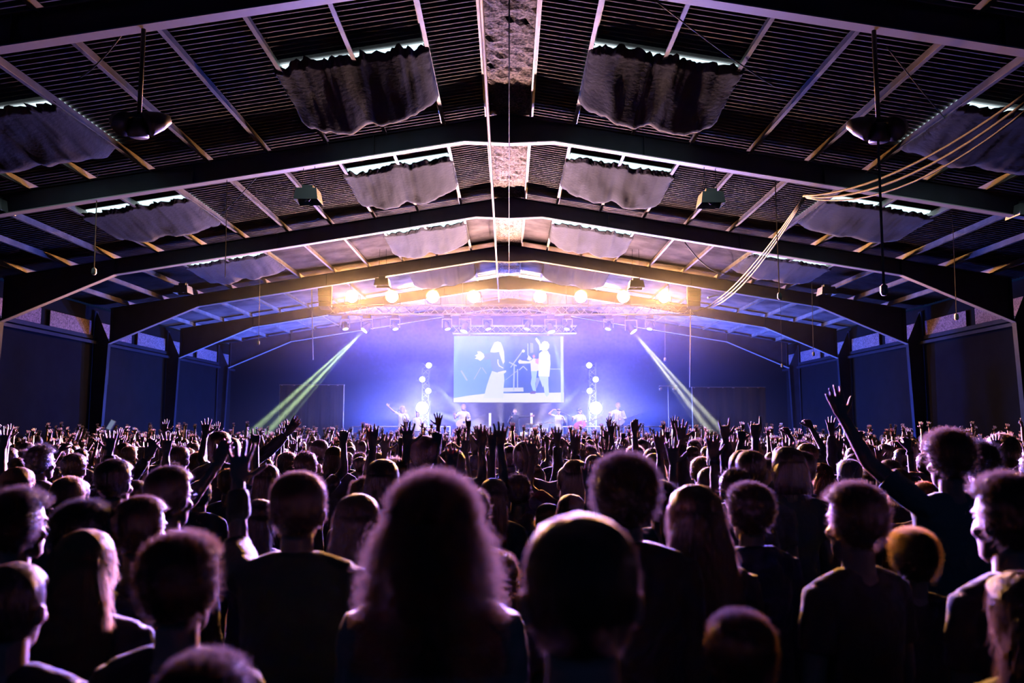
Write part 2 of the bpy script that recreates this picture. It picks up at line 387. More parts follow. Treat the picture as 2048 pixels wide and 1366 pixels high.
# truss builder: box truss between two points, chords + lacing
def truss(name, a, b, size, label, flat=False, group=None):
    a = Vector(a); b = Vector(b); L = (b-a).length; t = empty(name, a); tag(t, label, 'truss', group)
    dx = (b-a).normalized(); up = Vector((0, 0, 1)) if abs(dx.z) < .9 else Vector((0, 1, 0)); sd = dx.cross(up)
    h = size/2; offs = [(-h, -h), (h, -h), (h, h), (-h, h)] if not flat else [(0, -h), (0, h)]
    for (p, q) in offs:
        o = sd*p+up*q; MB().sweep([o, o+dx*L], [.024, .024], 8).build('chord', M['alu'], t, True)
    n = max(1, round(L/size)); mb = MB(); mb2 = MB()
    faces = [(0, 1), (1, 2), (2, 3), (3, 0)] if not flat else [(0, 1)]
    for fi, (i, j) in enumerate(faces):
        for k in range(n):
            p = sd*offs[i if k % 2 else j][0]+up*offs[i if k % 2 else j][1]+dx*L*k/n
            q = sd*offs[j if k % 2 else i][0]+up*offs[j if k % 2 else i][1]+dx*L*(k+1)/n
            mb.sweep([p, q], [.012, .012], 5, caps=False)
    mb.build('lacing', M['alu'], t)
    return t
FY = 30.0
fa = P(655, 620, FY); fb = P(1385, 620, FY); zt = fa.z
FT = truss('front_truss', (fa.x, FY, zt), (fb.x, FY, zt), .36, 'long silver lighting truss carrying the warm blinders above the stage')
SY = 33.6
sa = P(905, 659, SY); sb = P(1153, 659, SY)
truss('screen_truss', (sa.x, SY, sa.z), (sb.x, SY, sa.z), .31, 'short silver truss holding up the video screen')
# hangers from the rafters
def strand(name, pts, r, m_, label, cat, group=None, n=6):
    o = MB().sweep(pts, [r]*len(pts), n).build(name, m_, None, True); tag(o, label, cat, group); return o
for u in (700, 1338):
    x = P(u, 620, FY).x; strand('hoist_chain', [(x, FY, zt+.18), (x, FY+.0, sheetz(x)-.1)], .015, M['alu'], 'chain holding the front truss at its '+('left' if u < 1000 else 'right')+' end', 'chain')
for u in (925, 1133):
    x = P(u, 650, SY).x; strand('hoist_chain', [(x, SY, sa.z+.15), (x, SY, sheetz(x)-.1)], .013, M['alu'], 'chain holding the screen truss at its '+('left' if u < 1000 else 'right')+' end', 'chain')

def ordinal(i): return ['first', 'second', 'third', 'fourth', 'fifth', 'sixth', 'seventh', 'eighth', 'ninth', 'tenth', 'eleventh'][i]
# blinders
for i, u in enumerate(BLIND_U):
    p = P(u, 594, 29.55); t = empty('blinder_lamp', p); tag(t, f'glowing warm blinder lamp above the front truss, {ordinal(i)} from the left', 'stage light', 'warm blinders in a row above the stage')
    mb = MB(); mb.sweep([(0, -.1, 0), (0, .02, 0), (0, .22, 0), (0, .26, 0)], [.235, .235, .17, .1], 20); mb.build('housing', M['black'], t, True)
    mb = MB(); mb.sweep([(0, -.12, 0), (0, -.08, 0)], [.26, .26], 20, caps=False); mb.build('rim', M['alu'], t, True)
    mb = MB().disc((0, -.105, 0), .225, (0, -1, 0), 20); mb.build('lens', M['blind'], t)
    MB().box((-.29, 0, -.12), (.02, .05, .34)).box((.29, 0, -.12), (.02, .05, .34)).box((0, 0, -.28), (.6, .05, .02)).build('yoke', M['steel'], t)
# par cans / moving heads under the truss
def yoke_fixture(name, u, v, Y, aim, label, lensmat, sc_=1.0, hang=True):
    p = P(u, v, Y); t = empty(name, p); tag(t, label, 'stage light')
    aim = Vector(aim).normalized(); q = aim.to_track_quat('-Z', 'Y').to_matrix()
    mb = MB(); k = sc_
    mb.sweep([q @ Vector((0, 0, .20*k)), q @ Vector((0, 0, .12*k)), q @ Vector((0, 0, -.10*k)), q @ Vector((0, 0, -.14*k))], [.06*k, .11*k, .13*k, .145*k], 16)
    mb.build('head', M['black'], t, True)
    mb = MB(); mb.disc(q @ Vector((0, 0, -.142*k)), .115*k, aim, 16); mb.build('lens', lensmat, t)
    mb = MB(); s_ = 1 if hang else -1
    for sx in (-1, 1): mb.box((sx*.19*k, 0, .1*k*s_), (.025*k, .06*k, .34*k))
    mb.box((0, 0, .28*k*s_), (.40*k, .09*k, .03*k)); mb.build('yoke', M['alu'], t)
    MB().box((0, 0, .36*k*s_), (.26*k, .20*k, .13*k)).build('base', M['steel'], t)
    MB().sweep([(0, 0, .42*k*s_), (0, 0, .55*k*s_)], [.03*k, .03*k], 8).build('clamp', M['alu'], t)
    return t
pars = [(690, 652, 'tilted flood lamp with barn doors at the left end of the front truss'), (790, 652, 'par lamp hanging between the two left moving heads'), (894, 652, 'par lamp hanging at the top left corner of the screen'),
        (975, 652, 'par lamp hanging above the left half of the screen'), (1055, 652, 'par lamp hanging above the right half of the screen'), (1135, 652, 'par lamp hanging at the top right corner of the screen'),
        (1217, 652, 'par lamp hanging left of the right-hand beam light'), (1300, 652, 'par lamp at the right end of the front truss')]
for u, v, lb in pars:
    yoke_fixture('par_lamp', u, v, FY+.1, (.25 if u < 1018 else -.25, -.35, -1), lb, M['parglow'], .95)
heads = [(734, 655, (579, 812), 'beam light throwing yellow-green rays down to the left'), (930, 655, (893, 775), 'beam light above the top left of the screen throwing thin rays'),
         (1101, 656, (1128, 768), 'beam light above the top right of the screen throwing thin rays'), (1262, 657, (1420, 855), 'beam light throwing yellow-green rays down to the right')]
for i, (u, v, (tu, tv), lb) in enumerate(heads):
    Yh = FY+.1; big = i in (0, 3)
    p = P(u, v, Yh); q = P(tu, tv, Yh-(1.4 if big else .6)); aim = q-p
    yoke_fixture('beam_lamp', u, v, Yh, aim, lb, M['yellens'], 1.15)
    d = bpy.data.lights.new('beam_spot', 'SPOT'); d.energy = (6500000 if big else 2500000); d.color = (.75, 1, .42) if i != 3 else (1, .97, .6); d.spot_size = R(10.5 if big else 6); d.spot_blend = .25; d.shadow_soft_size = .03
    o = bpy.data.objects.new('beam_spot', d); COL.objects.link(o); o.location = p+aim.normalized()*.22
    o.rotation_euler = aim.to_track_quat('-Z', 'Y').to_euler()
    d.use_nodes = True; nt = d.node_tree; em = nt.nodes['Emission']        # slotted gobo wheel: the rays split into streaks
    tc = nt.nodes.new('ShaderNodeTexCoord'); sp = nt.nodes.new('ShaderNodeSeparateXYZ'); dv = nt.nodes.new('ShaderNodeMath'); dv.operation = 'DIVIDE'
    nt.links.new(tc.outputs['Normal'], sp.inputs[0]); nt.links.new(sp.outputs[1], dv.inputs[0]); nt.links.new(sp.outputs[2], dv.inputs[1])
    ml = nt.nodes.new('ShaderNodeMath'); ml.operation = 'MULTIPLY'; ml.inputs[1].default_value = 84 if big else 110
    sn = nt.nodes.new('ShaderNodeMath'); sn.operation = 'SINE'; mr = nt.nodes.new('ShaderNodeMapRange'); mr.inputs[1].default_value = -.1; mr.inputs[2].default_value = .9; mr.inputs[3].default_value = .05; mr.inputs[4].default_value = 1.0
    nt.links.new(dv.outputs[0], ml.inputs[0]); nt.links.new(ml.outputs[0], sn.inputs[0]); nt.links.new(sn.outputs[0], mr.inputs[0]); nt.links.new(mr.outputs[0], em.inputs['Strength'])
# blue-white heads behind the band, on towers
for s in (-1, 1):
    sd = 'left' if s < 0 else 'right'
    xx = P(1018+s*168, 760, 36.2).x
    truss('light_tower', (xx, 36.5, SZ), (xx, 36.5, P(1018, 725, 36.2).z), .28, f'upright truss tower carrying blue lights on the {sd} of the stage')
    for k, (du, v, ra) in enumerate(((160, 731, .13), (173, 759, .13), (161, 782, .13), (173, 816, .30))):
        nm = ['top', 'second', 'third', 'lowest and biggest'][k]
        p = P(1018+s*du, v, 36.0)
        t = empty('wash_lamp', p); tag(t, f'dazzling blue-white stage light on the {sd} tower, {nm}', 'stage light')
        MB().sweep([(0, -.08, 0), (0, .1, 0), (0, .22, 0)], [ra, ra, ra*.5], 18).build('housing', M['black'], t, True)
        MB().disc((0, -.085, 0), ra*.92, (0, -1, 0), 20).build('lens', M['bluelens'], t)
        MB().box((-ra-.03, .05, 0), (.02, .05, ra*2)).box((ra+.03, .05, 0), (.02, .05, ra*2)).box((0, .05, -ra-.03), (2*ra+.08, .05, .02)).build('yoke', M['steel'], t)
        MB().box((0, .35, -.02), (.62, .05, .06)).box((0, .2, -.02), (.05, .34, .05)).build('bracket', M['steel'], t)
for s in (-1, 1):                                                   # cream floor lamps that rake up through the haze
    for du, lean, tw in ((44, .55, 'outer'), (12, .12, 'inner')):
        p = Vector((P(1018+s*du, 860, 34.3).x, 34.3, SZ+.22)); aim = Vector((s*lean, -.1, 1.35))
        t = yoke_fixture('floor_lamp_head', 0, 0, 1, aim, f'cream floor lamp shining up below the screen, {tw} one on the '+('left' if s < 0 else 'right'), M['parglow'], .9, hang=False); t.location = p
        lamp('SPOT', 'floor_beam', p+aim.normalized()*.2, p+aim, (1, .82, .66), 260000, .05, R(17), .5)
    p = P(1018+s*166, 818, 35.0); lamp('SPOT', 'slant_beam', p, p+Vector((-s*2.6, -1.2, -.9)), (.7, .75, 1), 600000, .08, R(13), .5)
    p = P(1018+s*160, 757, 35.7); lamp('SPOT', 'slant_beam', p, p+Vector((-s*2.6, -.6, -2.6)), (.7, .75, 1), 500000, .08, R(10), .5)

# ---------------------------------------------------------------- video screen: a flat picture
c0 = P(908, 672, 33.4); c1 = P(1128, 805, 33.4); SW = c1.x-c0.x; SH = c0.z-c1.z
scr = empty('video_screen', ((c0.x+c1.x)/2, 33.4, c1.z)); tag(scr, 'bright video screen showing a singer and a man with a raised arm', 'screen')
MB().box((0, .05, SH/2), (SW+.05, .08, SH+.05)).build('cabinet', M['black'], scr)
for dx in (-SW*.36, SW*.36): MB().box((dx, .12, SH+.08), (.05, .22, .16)).build('hanger', M['steel'], scr)
def zz(u, v): return ((u-62)/(1840-62)-.5)*SW, (1-(v-182)/(1250-182))*SH
m = bpy.data.materials.new('screen_picture'); m.use_nodes = True; nt = m.node_tree; nt.nodes.clear()
out = nt.nodes.new('ShaderNodeOutputMaterial'); e = nt.nodes.new('ShaderNodeEmission'); e.inputs[1].default_value = 0.62
tc = nt.nodes.new('ShaderNodeTexCoord'); sp = nt.nodes.new('ShaderNodeSeparateXYZ'); mr = nt.nodes.new('ShaderNodeMapRange'); mr.inputs[1].default_value = -SW/2; mr.inputs[2].default_value = SW/2
nz = nt.nodes.new('ShaderNodeTexNoise'); nz.inputs['Scale'].default_value = 1.6; ad = nt.nodes.new('ShaderNodeMath'); ad.operation = 'MULTIPLY_ADD'; ad.inputs[1].default_value = .18
sb2 = nt.nodes.new('ShaderNodeMath'); sb2.operation = 'ADD'; sb2.inputs[1].default_value = -.09
cr = nt.nodes.new('ShaderNodeValToRGB'); el = cr.color_ramp.elements
el[0].position = 0; el[0].color = (.36, .70, .80, 1); el[1].position = 1; el[1].color = (.25, .38, .85, 1)
for ps_, c_ in ((.3, (.30, .60, .80, 1)), (.45, (.20, .42, .85, 1)), (.58, (.05, .19, .72, 1)), (.75, (.08, .22, .72, 1))):
    x_ = el.new(ps_); x_.color = c_
nt.links.new(tc.outputs['Object'], sp.inputs[0]); nt.links.new(sp.outputs[0], mr.inputs[0]); nt.links.new(tc.outputs['Object'], nz.inputs['Vector'])
nt.links.new(nz.outputs[0], ad.inputs[0]); nt.links.new(mr.outputs[0], ad.inputs[2]); nt.links.new(ad.outputs[0], sb2.inputs[0]); nt.links.new(sb2.outputs[0], cr.inputs[0])
nt.links.new(cr.outputs[0], e.inputs[0]); nt.links.new(e.outputs[0], out.inputs[0])
MB().add([(-SW/2, 0, 0), (SW/2, 0, 0), (SW/2, 0, SH), (-SW/2, 0, SH)], [(0, 1, 2, 3)]).build('picture', m, scr)
def pic(name, polys, col, st_=1.0, d=.002):
    mb = MB()
    for pl in polys:
        vs = [(zz(u, v)[0], -d, zz(u, v)[1]) for u, v in pl]; mb.add(vs, [tuple(range(len(vs)))])
    me_m = emis('picture_'+name, col, st_*.74); mb.build('picture_'+name, me_m, scr)
W8 = (.97, .97, 1); 
pic('stage', [[(62, 1180), (300, 1140), (560, 1110), (1840, 1090), (1840, 1250), (62, 1250)]], (.95, .95, 1), 1.1)
pic('case', [[(720, 1020), (1185, 1010), (1190, 1075), (725, 1080)]], (.85, .88, 1), 1)
def bar(a, b, w_): 
    a = Vector(a); b = Vector(b); n = (b-a).normalized(); n = Vector((-n.y, n.x))*w_/2
    return [tuple(a+n), tuple(b+n), tuple(b-n), tuple(a-n)]
pic('stands', [bar((1040, 640), (1030, 1060), 22), bar((980, 690), (1170, 430), 18), bar((1092, 715), (1092, 1010), 18), bar((1120, 730), (1185, 670), 16), bar((1185, 670), (1250, 735), 16), bar((955, 605), (1080, 665), 22),
               bar((520, 690), (590, 790), 12), bar((500, 690), (390, 880), 10), bar((1260, 300), (1260, 500), 18), bar((1620, 715), (1780, 715), 12), bar((900, 890), (1090, 740), 7), bar((180, 740), (280, 900), 24)], (.62, .75, .98), 1.0, .004)
pic('mic', [[(1187+26*math.cos(t*.63), 425+26*math.sin(t*.63)) for t in range(10)]], W8, 1.2, .005)
# singer, seen from the side with long hair
pic('singer_skirt', [[(680, 745), (780, 775), (870, 765), (880, 900), (868, 1010), (860, 1180), (545, 1180), (600, 970), (640, 850)]], (.90, .95, .99), 1.05, .005)
pic('singer_top', [[(650, 450), (800, 430), (870, 560), (880, 700), (860, 765), (780, 775), (690, 745), (660, 640), (655, 560), (560, 565), (540, 480)]], (.30, .45, .82), 1, .006)
pic('singer_hair', [[(770, 270), (820, 285), (850, 350), (875, 440), (885, 600), (860, 640), (830, 560), (800, 470), (790, 400)], [(770, 270), (720, 285), (690, 340), (660, 400), (650, 445), (720, 450), (800, 440), (800, 320)]], (.93, .93, .97), 1.1, .007)
pic('singer_hand', [[(545, 470), (490, 430), (440, 432), (450, 470), (400, 500), (430, 520), (400, 548), (450, 560), (490, 585), (530, 560), (560, 520)]], W8, 1.15, .007)
pic('singer_strap', [bar((775, 560), (775, 620), 20), bar((775, 615), (800, 670), 20), bar((798, 665), (862, 700), 18), [(870, 740), (905, 735), (912, 760), (880, 785), (780, 780), (770, 765)]], W8, 1.1, .008)
# man with a raised arm and a guitarist behind him
pic('guitarist_shirt', [[(1300, 590), (1350, 540), (1440, 560), (1450, 730), (1400, 750), (1310, 750)], [(1100, 600), (1125, 560), (1170, 580), (1270, 590), (1350, 560), (1350, 620), (1240, 625), (1120, 630)], [(1245, 560), (1270, 490), (1300, 520), (1330, 550), (1290, 580)]], W8, 1.05, .005)
pic('guitarist_jeans', [[(1310, 750), (1410, 745), (1400, 820), (1380, 950), (1390, 1070), (1340, 1060), (1305, 950), (1320, 850)]], (.55, .80, .92), 1, .005)
pic('guitar', [[(1380, 560), (1440, 540), (1480, 620), (1440, 640), (1385, 620)], [(1330, 500), (1365, 480), (1380, 520), (1350, 550)], bar((1400, 600), (1490, 640), 14)], (.95, .45, .55), 1, .006)
pic('guitarist_shoe', [[(1290, 1090), (1330, 1070), (1390, 1075), (1380, 1110), (1300, 1112)]], (.2, .15, .5), 1, .006)
pic('man_shirt', [[(1440, 470), (1480, 430), (1580, 420), (1620, 490), (1625, 640), (1605, 840), (1430, 830), (1430, 650)]], (1, 1, 1), 1.15, .008)
pic('man_head', [[(1470, 330), (1490, 285), (1530, 262), (1580, 275), (1610, 320), (1605, 370), (1570, 415), (1500, 425), (1465, 400), (1450, 380)], [(1380, 230), (1400, 205), (1440, 250), (1470, 310), (1480, 400), (1450, 420), (1440, 330), (1395, 260)]], (1, .98, .99), 1.12, .009)
pic('man_jeans', [[(1435, 830), (1590, 840), (1590, 960), (1600, 1120), (1560, 1160), (1530, 1110), (1510, 980), (1500, 1010), (1460, 900)]], (.72, .90, .96), 1.05, .008)
pic('speaker_box', [[(1295, 290), (1345, 300), (1350, 450), (1300, 460)], [(1385, 860), (1450, 850), (1460, 880), (1390, 1040)]], (.45, .55, .88), .9, .003)
pic('post', [bar((1812, 190), (1812, 1240), 44)], (.75, .86, 1), 1.1, .009)

# ---------------------------------------------------------------- PA stacks flown beside the front truss
def pa(u, label):
    p = P(u, 590, FY-.2); t = empty('speaker_array', (p.x, p.y, p.z)); tag(t, label, 'loudspeaker')
    for k in range(5):
        an = R(-3*k); rot = Matrix.Rotation(an, 3, 'X')
        MB().box((0, .0+.012*k*k, .42-.2*k), (.46, .42, .185), rot).build('cabinet', M['black'], t)
    MB().box((0, 0, .56), (.42, .42, .05)).build('fly_bar', M['steel'], t)
    MB().sweep([(0, 0, .58), (0, 0, sheetz(p.x)-.2-p.z)], [.012, .012], 6).build('chain', M['alu'], t)
    MB().box((.24*(1 if u < 1018 else -1), .1, 0), (.012, .16, .9)).build('lit_edge', M['white'], t)  # white strip stands in for the light on the inner cabinet edge
pa(650, 'black speaker array hung at the left end of the front truss'); pa(1388, 'black speaker array hung at the right end of the front truss')

# ---------------------------------------------------------------- hanging work lights, floods, cords, cables
def shade(u, v, Y, label, sdx, k=1.0):
    p = P(u, v, Y); t = empty('high_bay_lamp', p); tag(t, label, 'ceiling lamp', 'box lamps hung from the roof in rows')
    mb = MB(); a = .20*k; b = .24*k; h = .12*k
    q0 = [(-a, -a, h), (a, -a, h), (a, a, h), (-a, a, h)]; q1 = [(-b, -b, -h), (b, -b, -h), (b, b, -h), (-b, b, -h)]
    mb.add(q0+q1, [(3, 2, 1, 0), (0, 1, 5, 4), (1, 2, 6, 5), (2, 3, 7, 6), (3, 0, 4, 7)])
    o = mb.build('hood', M['white'], t); o.modifiers.new('s', 'SOLIDIFY').thickness = .012
    MB().box((0, 0, h+.05), (a*1.1, a*1.1, .09)).build('gear_box', M['white'], t)
    MB().ell((0, 0, -.02), (.05, .05, .08)).build('bulb', M['white'], t, True)
    for dx in (-.13, .13): MB().sweep([(dx*k, 0, h), (dx*k*.8, 0, sheetz(p.x)-p.z-.15)], [.006, .006], 5).build('wire', M['cable'], t)
for (u, v, Y, lb) in ((617, 393, 16.0, 'pale box lamp on two wires left of the ridge, second bay'), (1421, 400, 16.0, 'pale box lamp on two wires right of the ridge, second bay'), (-6, 415, 16.0, 'pale box lamp cut by the left edge of the frame'), (2048, 424, 16.0, 'pale box lamp cut by the right edge of the frame'),
                      (765, 566, 25.7, 'pale box lamp above the second blinder from the left'), (1272, 570, 25.7, 'pale box lamp above the seventh blinder'), (366, 580, 25.7, 'small pale box lamp far out on the left of the hall'), (1653, 583, 25.7, 'small unlit box lamp far out on the right of the hall')):
    shade(u, v, Y, lb, 0)
def flood(u, v, Y, label):
    p = P(u, v, Y); t = empty('flood_cluster', p); tag(t, label, 'flood light')
    MB().sweep([(0, 0, .08), (0, 0, topz(p.x)-.45-p.z)], [.03, .03], 8).build('drop_pole', M['black'], t, True)
    MB().box((0, 0, .05), (.5, .05, .05)).build('crossbar', M['black'], t)
    for s in (-1, 1):
        rot = Euler((R(25), 0, R(-s*55))).to_matrix()
        mb = MB(); mb.sweep([rot @ Vector((0, .14, 0)), rot @ Vector((0, .02, 0)), rot @ Vector((0, -.12, 0)), rot @ Vector((0, -.16, 0))], [.06, .12, .155, .16], 16)
        for i in range(len(mb.v)): mb.v[i] = (mb.v[i][0]+s*.26, mb.v[i][1], mb.v[i][2]-.02)
        mb.build('flood_head', M['black'], t, True)
    MB().sweep([(0, 0, -.22), (0, 0, 0)], [(.13, .13), (.10, .10)], 14).build('motor', M['black'], t, True)
flood(278, 240, 10.0, 'dark pair of flood heads on a pole on the left'); flood(1757, 250, 10.0, 'dark pair of flood heads on a pole on the right')
strand('conduit', [P(962, -30, 9.2)]+[P(962+36*k/8, 0+604*k/8, 5.62/max(.001, (P(962+36*k/8, 604*k/8, 1).z-EYE))) for k in range(9)], .028, M['white'], 'pale straight conduit running the length of the roof, left of the ridge', 'pipe')
strand('ridge_wire', [(0, 3, EYE+5.70), (0, 16, EYE+5.74), (0, 30, EYE+5.70)], .010, M['cablegrey'], 'thin wire running along the ridge under the roof frames', 'wire')
def sag_cable(name, a, b, sag, r, m_, label, n=14, cat='cable'):
    a = Vector(a); b = Vector(b); pts = []
    for i in range(n+1):
        t = i/n; p = a.lerp(b, t); p.z -= sag*4*t*(1-t); pts.append(p)
    return strand(name, pts, r, m_, label, cat)
hook = P(1607, 392, 15.85)
for k in range(3):
    sag_cable('stage_cable', P(2075, 170+k*16, 10.0), hook+Vector((k*.03, 0, -.02*k)), .34+.07*k, .021 if k < 2 else .015, M['cablegrey'], ['tan cable of the bundle on the right roof, uppermost', 'tan cable of the bundle on the right roof, middle', 'thin cable of the bundle on the right roof, lowest'][k])
    sag_cable('stage_cable', hook+Vector((k*.02, 0, -.03)), P(1425, 606+k*4, 29.6), .25+.07*k, .02, M['cablegrey'], ['cable dropping from the roof hook to the stage truss, uppermost', 'cable dropping from the roof hook to the stage truss, middle', 'cable dropping from the roof hook to the stage truss, lowest'][k])
sag_cable('power_lead', P(1370, 485, 22), P(1460, 545, 27), .3, .018, M['cable'], 'black lead looped below the rafter above the right blinders')
sag_cable('power_lead', P(1430, 606, 29), P(1340, 620, 29.8), .2, .018, M['cable'], 'black lead at the right end of the front truss')
sag_cable('power_lead', P(525, 340, 16), P(430, 440, 21), .05, .012, M['cable'], 'thin dark lead slanting under the left roof slope')
sag_cable('power_lead', P(1310, 0, 10), P(1560, 180, 13.5), .05, .010, M['cable'], 'thin dark lead crossing the right skylight')
sag_cable('power_lead', P(1775, 95, 10), P(1915, 265, 14), .03, .010, M['cable'], 'thin dark lead beside the right flood heads')
sag_cable('power_lead', P(250, 60, 10), P(150, 160, 12.5), .1, .012, M['cable'], 'thin dark lead beside the left flood heads')
def cord(u0, v0, u1, v1, Y, label, plug=True, r=.012, m_='cablegrey'):
    a = P(u0, v0, Y); b = P(u1, v1, Y); a = a if 'flood' in label or 'front truss' in label else Vector((a.x, a.y, sheetz(a.x)+.02)); t = empty('hanging_cord', b); tag(t, label, 'cord')
    MB().sweep([a-b, Vector((0, 0, .06))], [r, r], 6).build('cord', M[m_], t)
    if plug: MB().sweep([(0, 0, -.07), (0, 0, -.03), (0, 0, .05), (0, 0, .08)], [.03, .05, .045, .015], 10).build('plug', M['white'], t, True)
cord(1756, 275, 1768, 580, 10.0, 'long cord hanging below the right flood heads', r=.018)
cord(1553, 440, 1559, 592, 17, 'cord with a plug hanging right of the loose cable')
cord(190, 440, 188, 543, 16, 'cord with a plug hanging near the left edge')
cord(452, 385, 450, 562, 16, 'cord hanging below the second frame on the left', plug=False, r=.008)
cord(1908, 478, 1913, 634, 18, 'thin cord hanging near the right wall', r=.008)
cord(1627, 650, 1627, 708, 27, 'short cord with a plug on the far right', r=.01)
cord(517, 640, 517, 686, 27, 'short cord with a plug on the far left', r=.01)
cord(1563, 660, 1564, 731, 30, 'cord with a pale tip right of the stage', r=.006)
cord(1330, 618, 1330, 719, 30.1, 'cord dropping from the front truss on the right', r=.008)
strand('drop_pipe', [P(1381, 618, 30.0), P(1380, 775, 30.0)], .022, M['white'], 'pale upright pipe beside the right wing screen', 'pipe')
strand('drop_pipe', [Vector((P(623, 590, 30.6).x, 30.6, sheetz(P(623, 590, 30.6).x))), P(626, 720, 30.6)], .02, M['white'], 'pale upright pipe left of the stage', 'pipe')
# strip light on the right under the roof
p = P(1425, 593, 27); tl = MB().box((0, 0, 0), (.34, .12, .05), Euler((0, R(-14), 0)).to_matrix()).build('strip_light', M['white'], None, loc=p); tag(tl, 'short pale strip light right of the blinders', 'ceiling lamp')

# ---------------------------------------------------------------- things on the stage
def mic_stand(u, Y, label, boom=.3, h=1.45):
    x = P(u, 850, Y).x; t = empty('microphone_stand', (x, Y, SZ)); tag(t, label, 'microphone stand')
    for k in range(3): MB().sweep([(0, 0, .12), (.28*math.cos(k*2.1+.5), .28*math.sin(k*2.1+.5), .01)], [.012, .012], 6).build('leg', M['alu'], t)
    MB().sweep([(0, 0, .08), (0, 0, h-.1)], [.012, .012], 6).build('pole', M['alu'], t)
    MB().sweep([(.12, 0, h-.15), (-boom, -.02, h+.06)], [.010, .010], 6).build('boom', M['alu'], t)
    MB().sweep([(-boom-.10, -.02, h+.09), (-boom-.07, -.02, h+.085), (-boom+.06, -.02, h+.05)], [.02, .028, .016], 8).build('microphone', M['steel'], t, True)
for u, Y, lb, bm_ in ((1134, 31.6, 'microphone stand beside the woman in white', .3), (1238, 31.6, 'microphone stand in front of the guitarist in white', -.1), (806, 31.4, 'microphone stand in front of the waving singer', .1), (934, 31.3, 'microphone stand in front of the acoustic guitarist', .12), (1165, 31.9, 'microphone stand in front of the dark-haired player', .12)):
    mic_stand(u, Y, lb, bm_)
def cymbal(u, v, Y, label):
    p = P(u, v, Y); t = empty('cymbal_stand', (p.x, Y, SZ)); tag(t, label, 'cymbal')
    MB().sweep([(0, 0, p.z-SZ-.01), (0, 0, p.z-SZ), (0, 0, p.z-SZ+.03)], [.24, .2, .03], 20).build('cymbal', mat('brass', (.7, .5, .2), .3, .9), t, True)
    MB().sweep([(0, 0, 0), (0, 0, p.z-SZ)], [.012, .012], 6).build('pole', M['alu'], t)
    for k in range(3): MB().sweep([(0, 0, .3), (.25*math.cos(k*2.1), .25*math.sin(k*2.1), .01)], [.012, .012], 6).build('leg', M['alu'], t)
cymbal(1100, 846, 32.6, 'brass cymbal on a stand left of the woman in white'); cymbal(1062, 848, 33, 'brass cymbal on a stand below the middle of the screen')
x = P(1078, 860, 33).x; dk = empty('drum_kit', (x, 33.1, SZ)); tag(dk, 'pale drum kit at the back of the stage below the screen', 'drums')
M['shell'] = mat('drum_shell', (.65, .6, .65), .35); M['skin'] = mat('drum_skin', (.85, .84, .82), .6)
MB().sweep([(0, -.25, .3), (0, .25, .3)], [.28, .28], 24).build('bass_drum', M['shell'], dk, True)
for dx, z, r in ((-.22, .72, .15), (.22, .72, .15), (.6, .48, .2), (-.6, .55, .17)):
    d_ = MB().sweep([(dx, 0, z-.1), (dx, 0, z+.1)], [r, r], 20).build('drum', M['shell'], dk, True); MB().disc((dx, 0, z+.102), r, (0, 0, 1), 20).build('skin', M['skin'], d_)
for dx in (-.9, .85):
    MB().sweep([(dx, 0, 0), (dx, 0, 1.0)], [.012, .012], 6).build('stand', M['alu'], dk)
# clear drum shield posts
for u, lb in ((980, 'left edge post of the clear drum shield'), (1063, 'right edge post of the clear drum shield')):
    a = P(u, 826, 32.9); tag(MB().box((a.x, 32.9, (a.z+SZ)/2), (.10, .03, a.z-SZ)).build('shield_panel', M['white']), lb, 'panel')
# lamp stand at the right of the stage
p = P(1336, 772, 31.5); t = empty('lamp_stand', (p.x, 31.5, 0)); tag(t, 'thin tripod lamp stand right of the stage rail', 'stand')
MB().sweep([(0, 0, 0), (0, 0, p.z)], [.016, .016], 6).build('pole', M['alu'], t)
for k in range(3): MB().sweep([(0, 0, 1.0), (.5*math.cos(k*2.1+.3), .5*math.sin(k*2.1+.3), .01)], [.012, .012], 6).build('leg', M['alu'], t)
MB().box((0, 0, p.z), (.7, .04, .03)).build('crossbar', M['alu'], t)
for dx in (-.28, 0.25): MB().sweep([(dx, -.08, p.z-.12), (dx, .1, p.z-.12)], [.07, .05], 10).build('par_head', M['alu'], t, True)

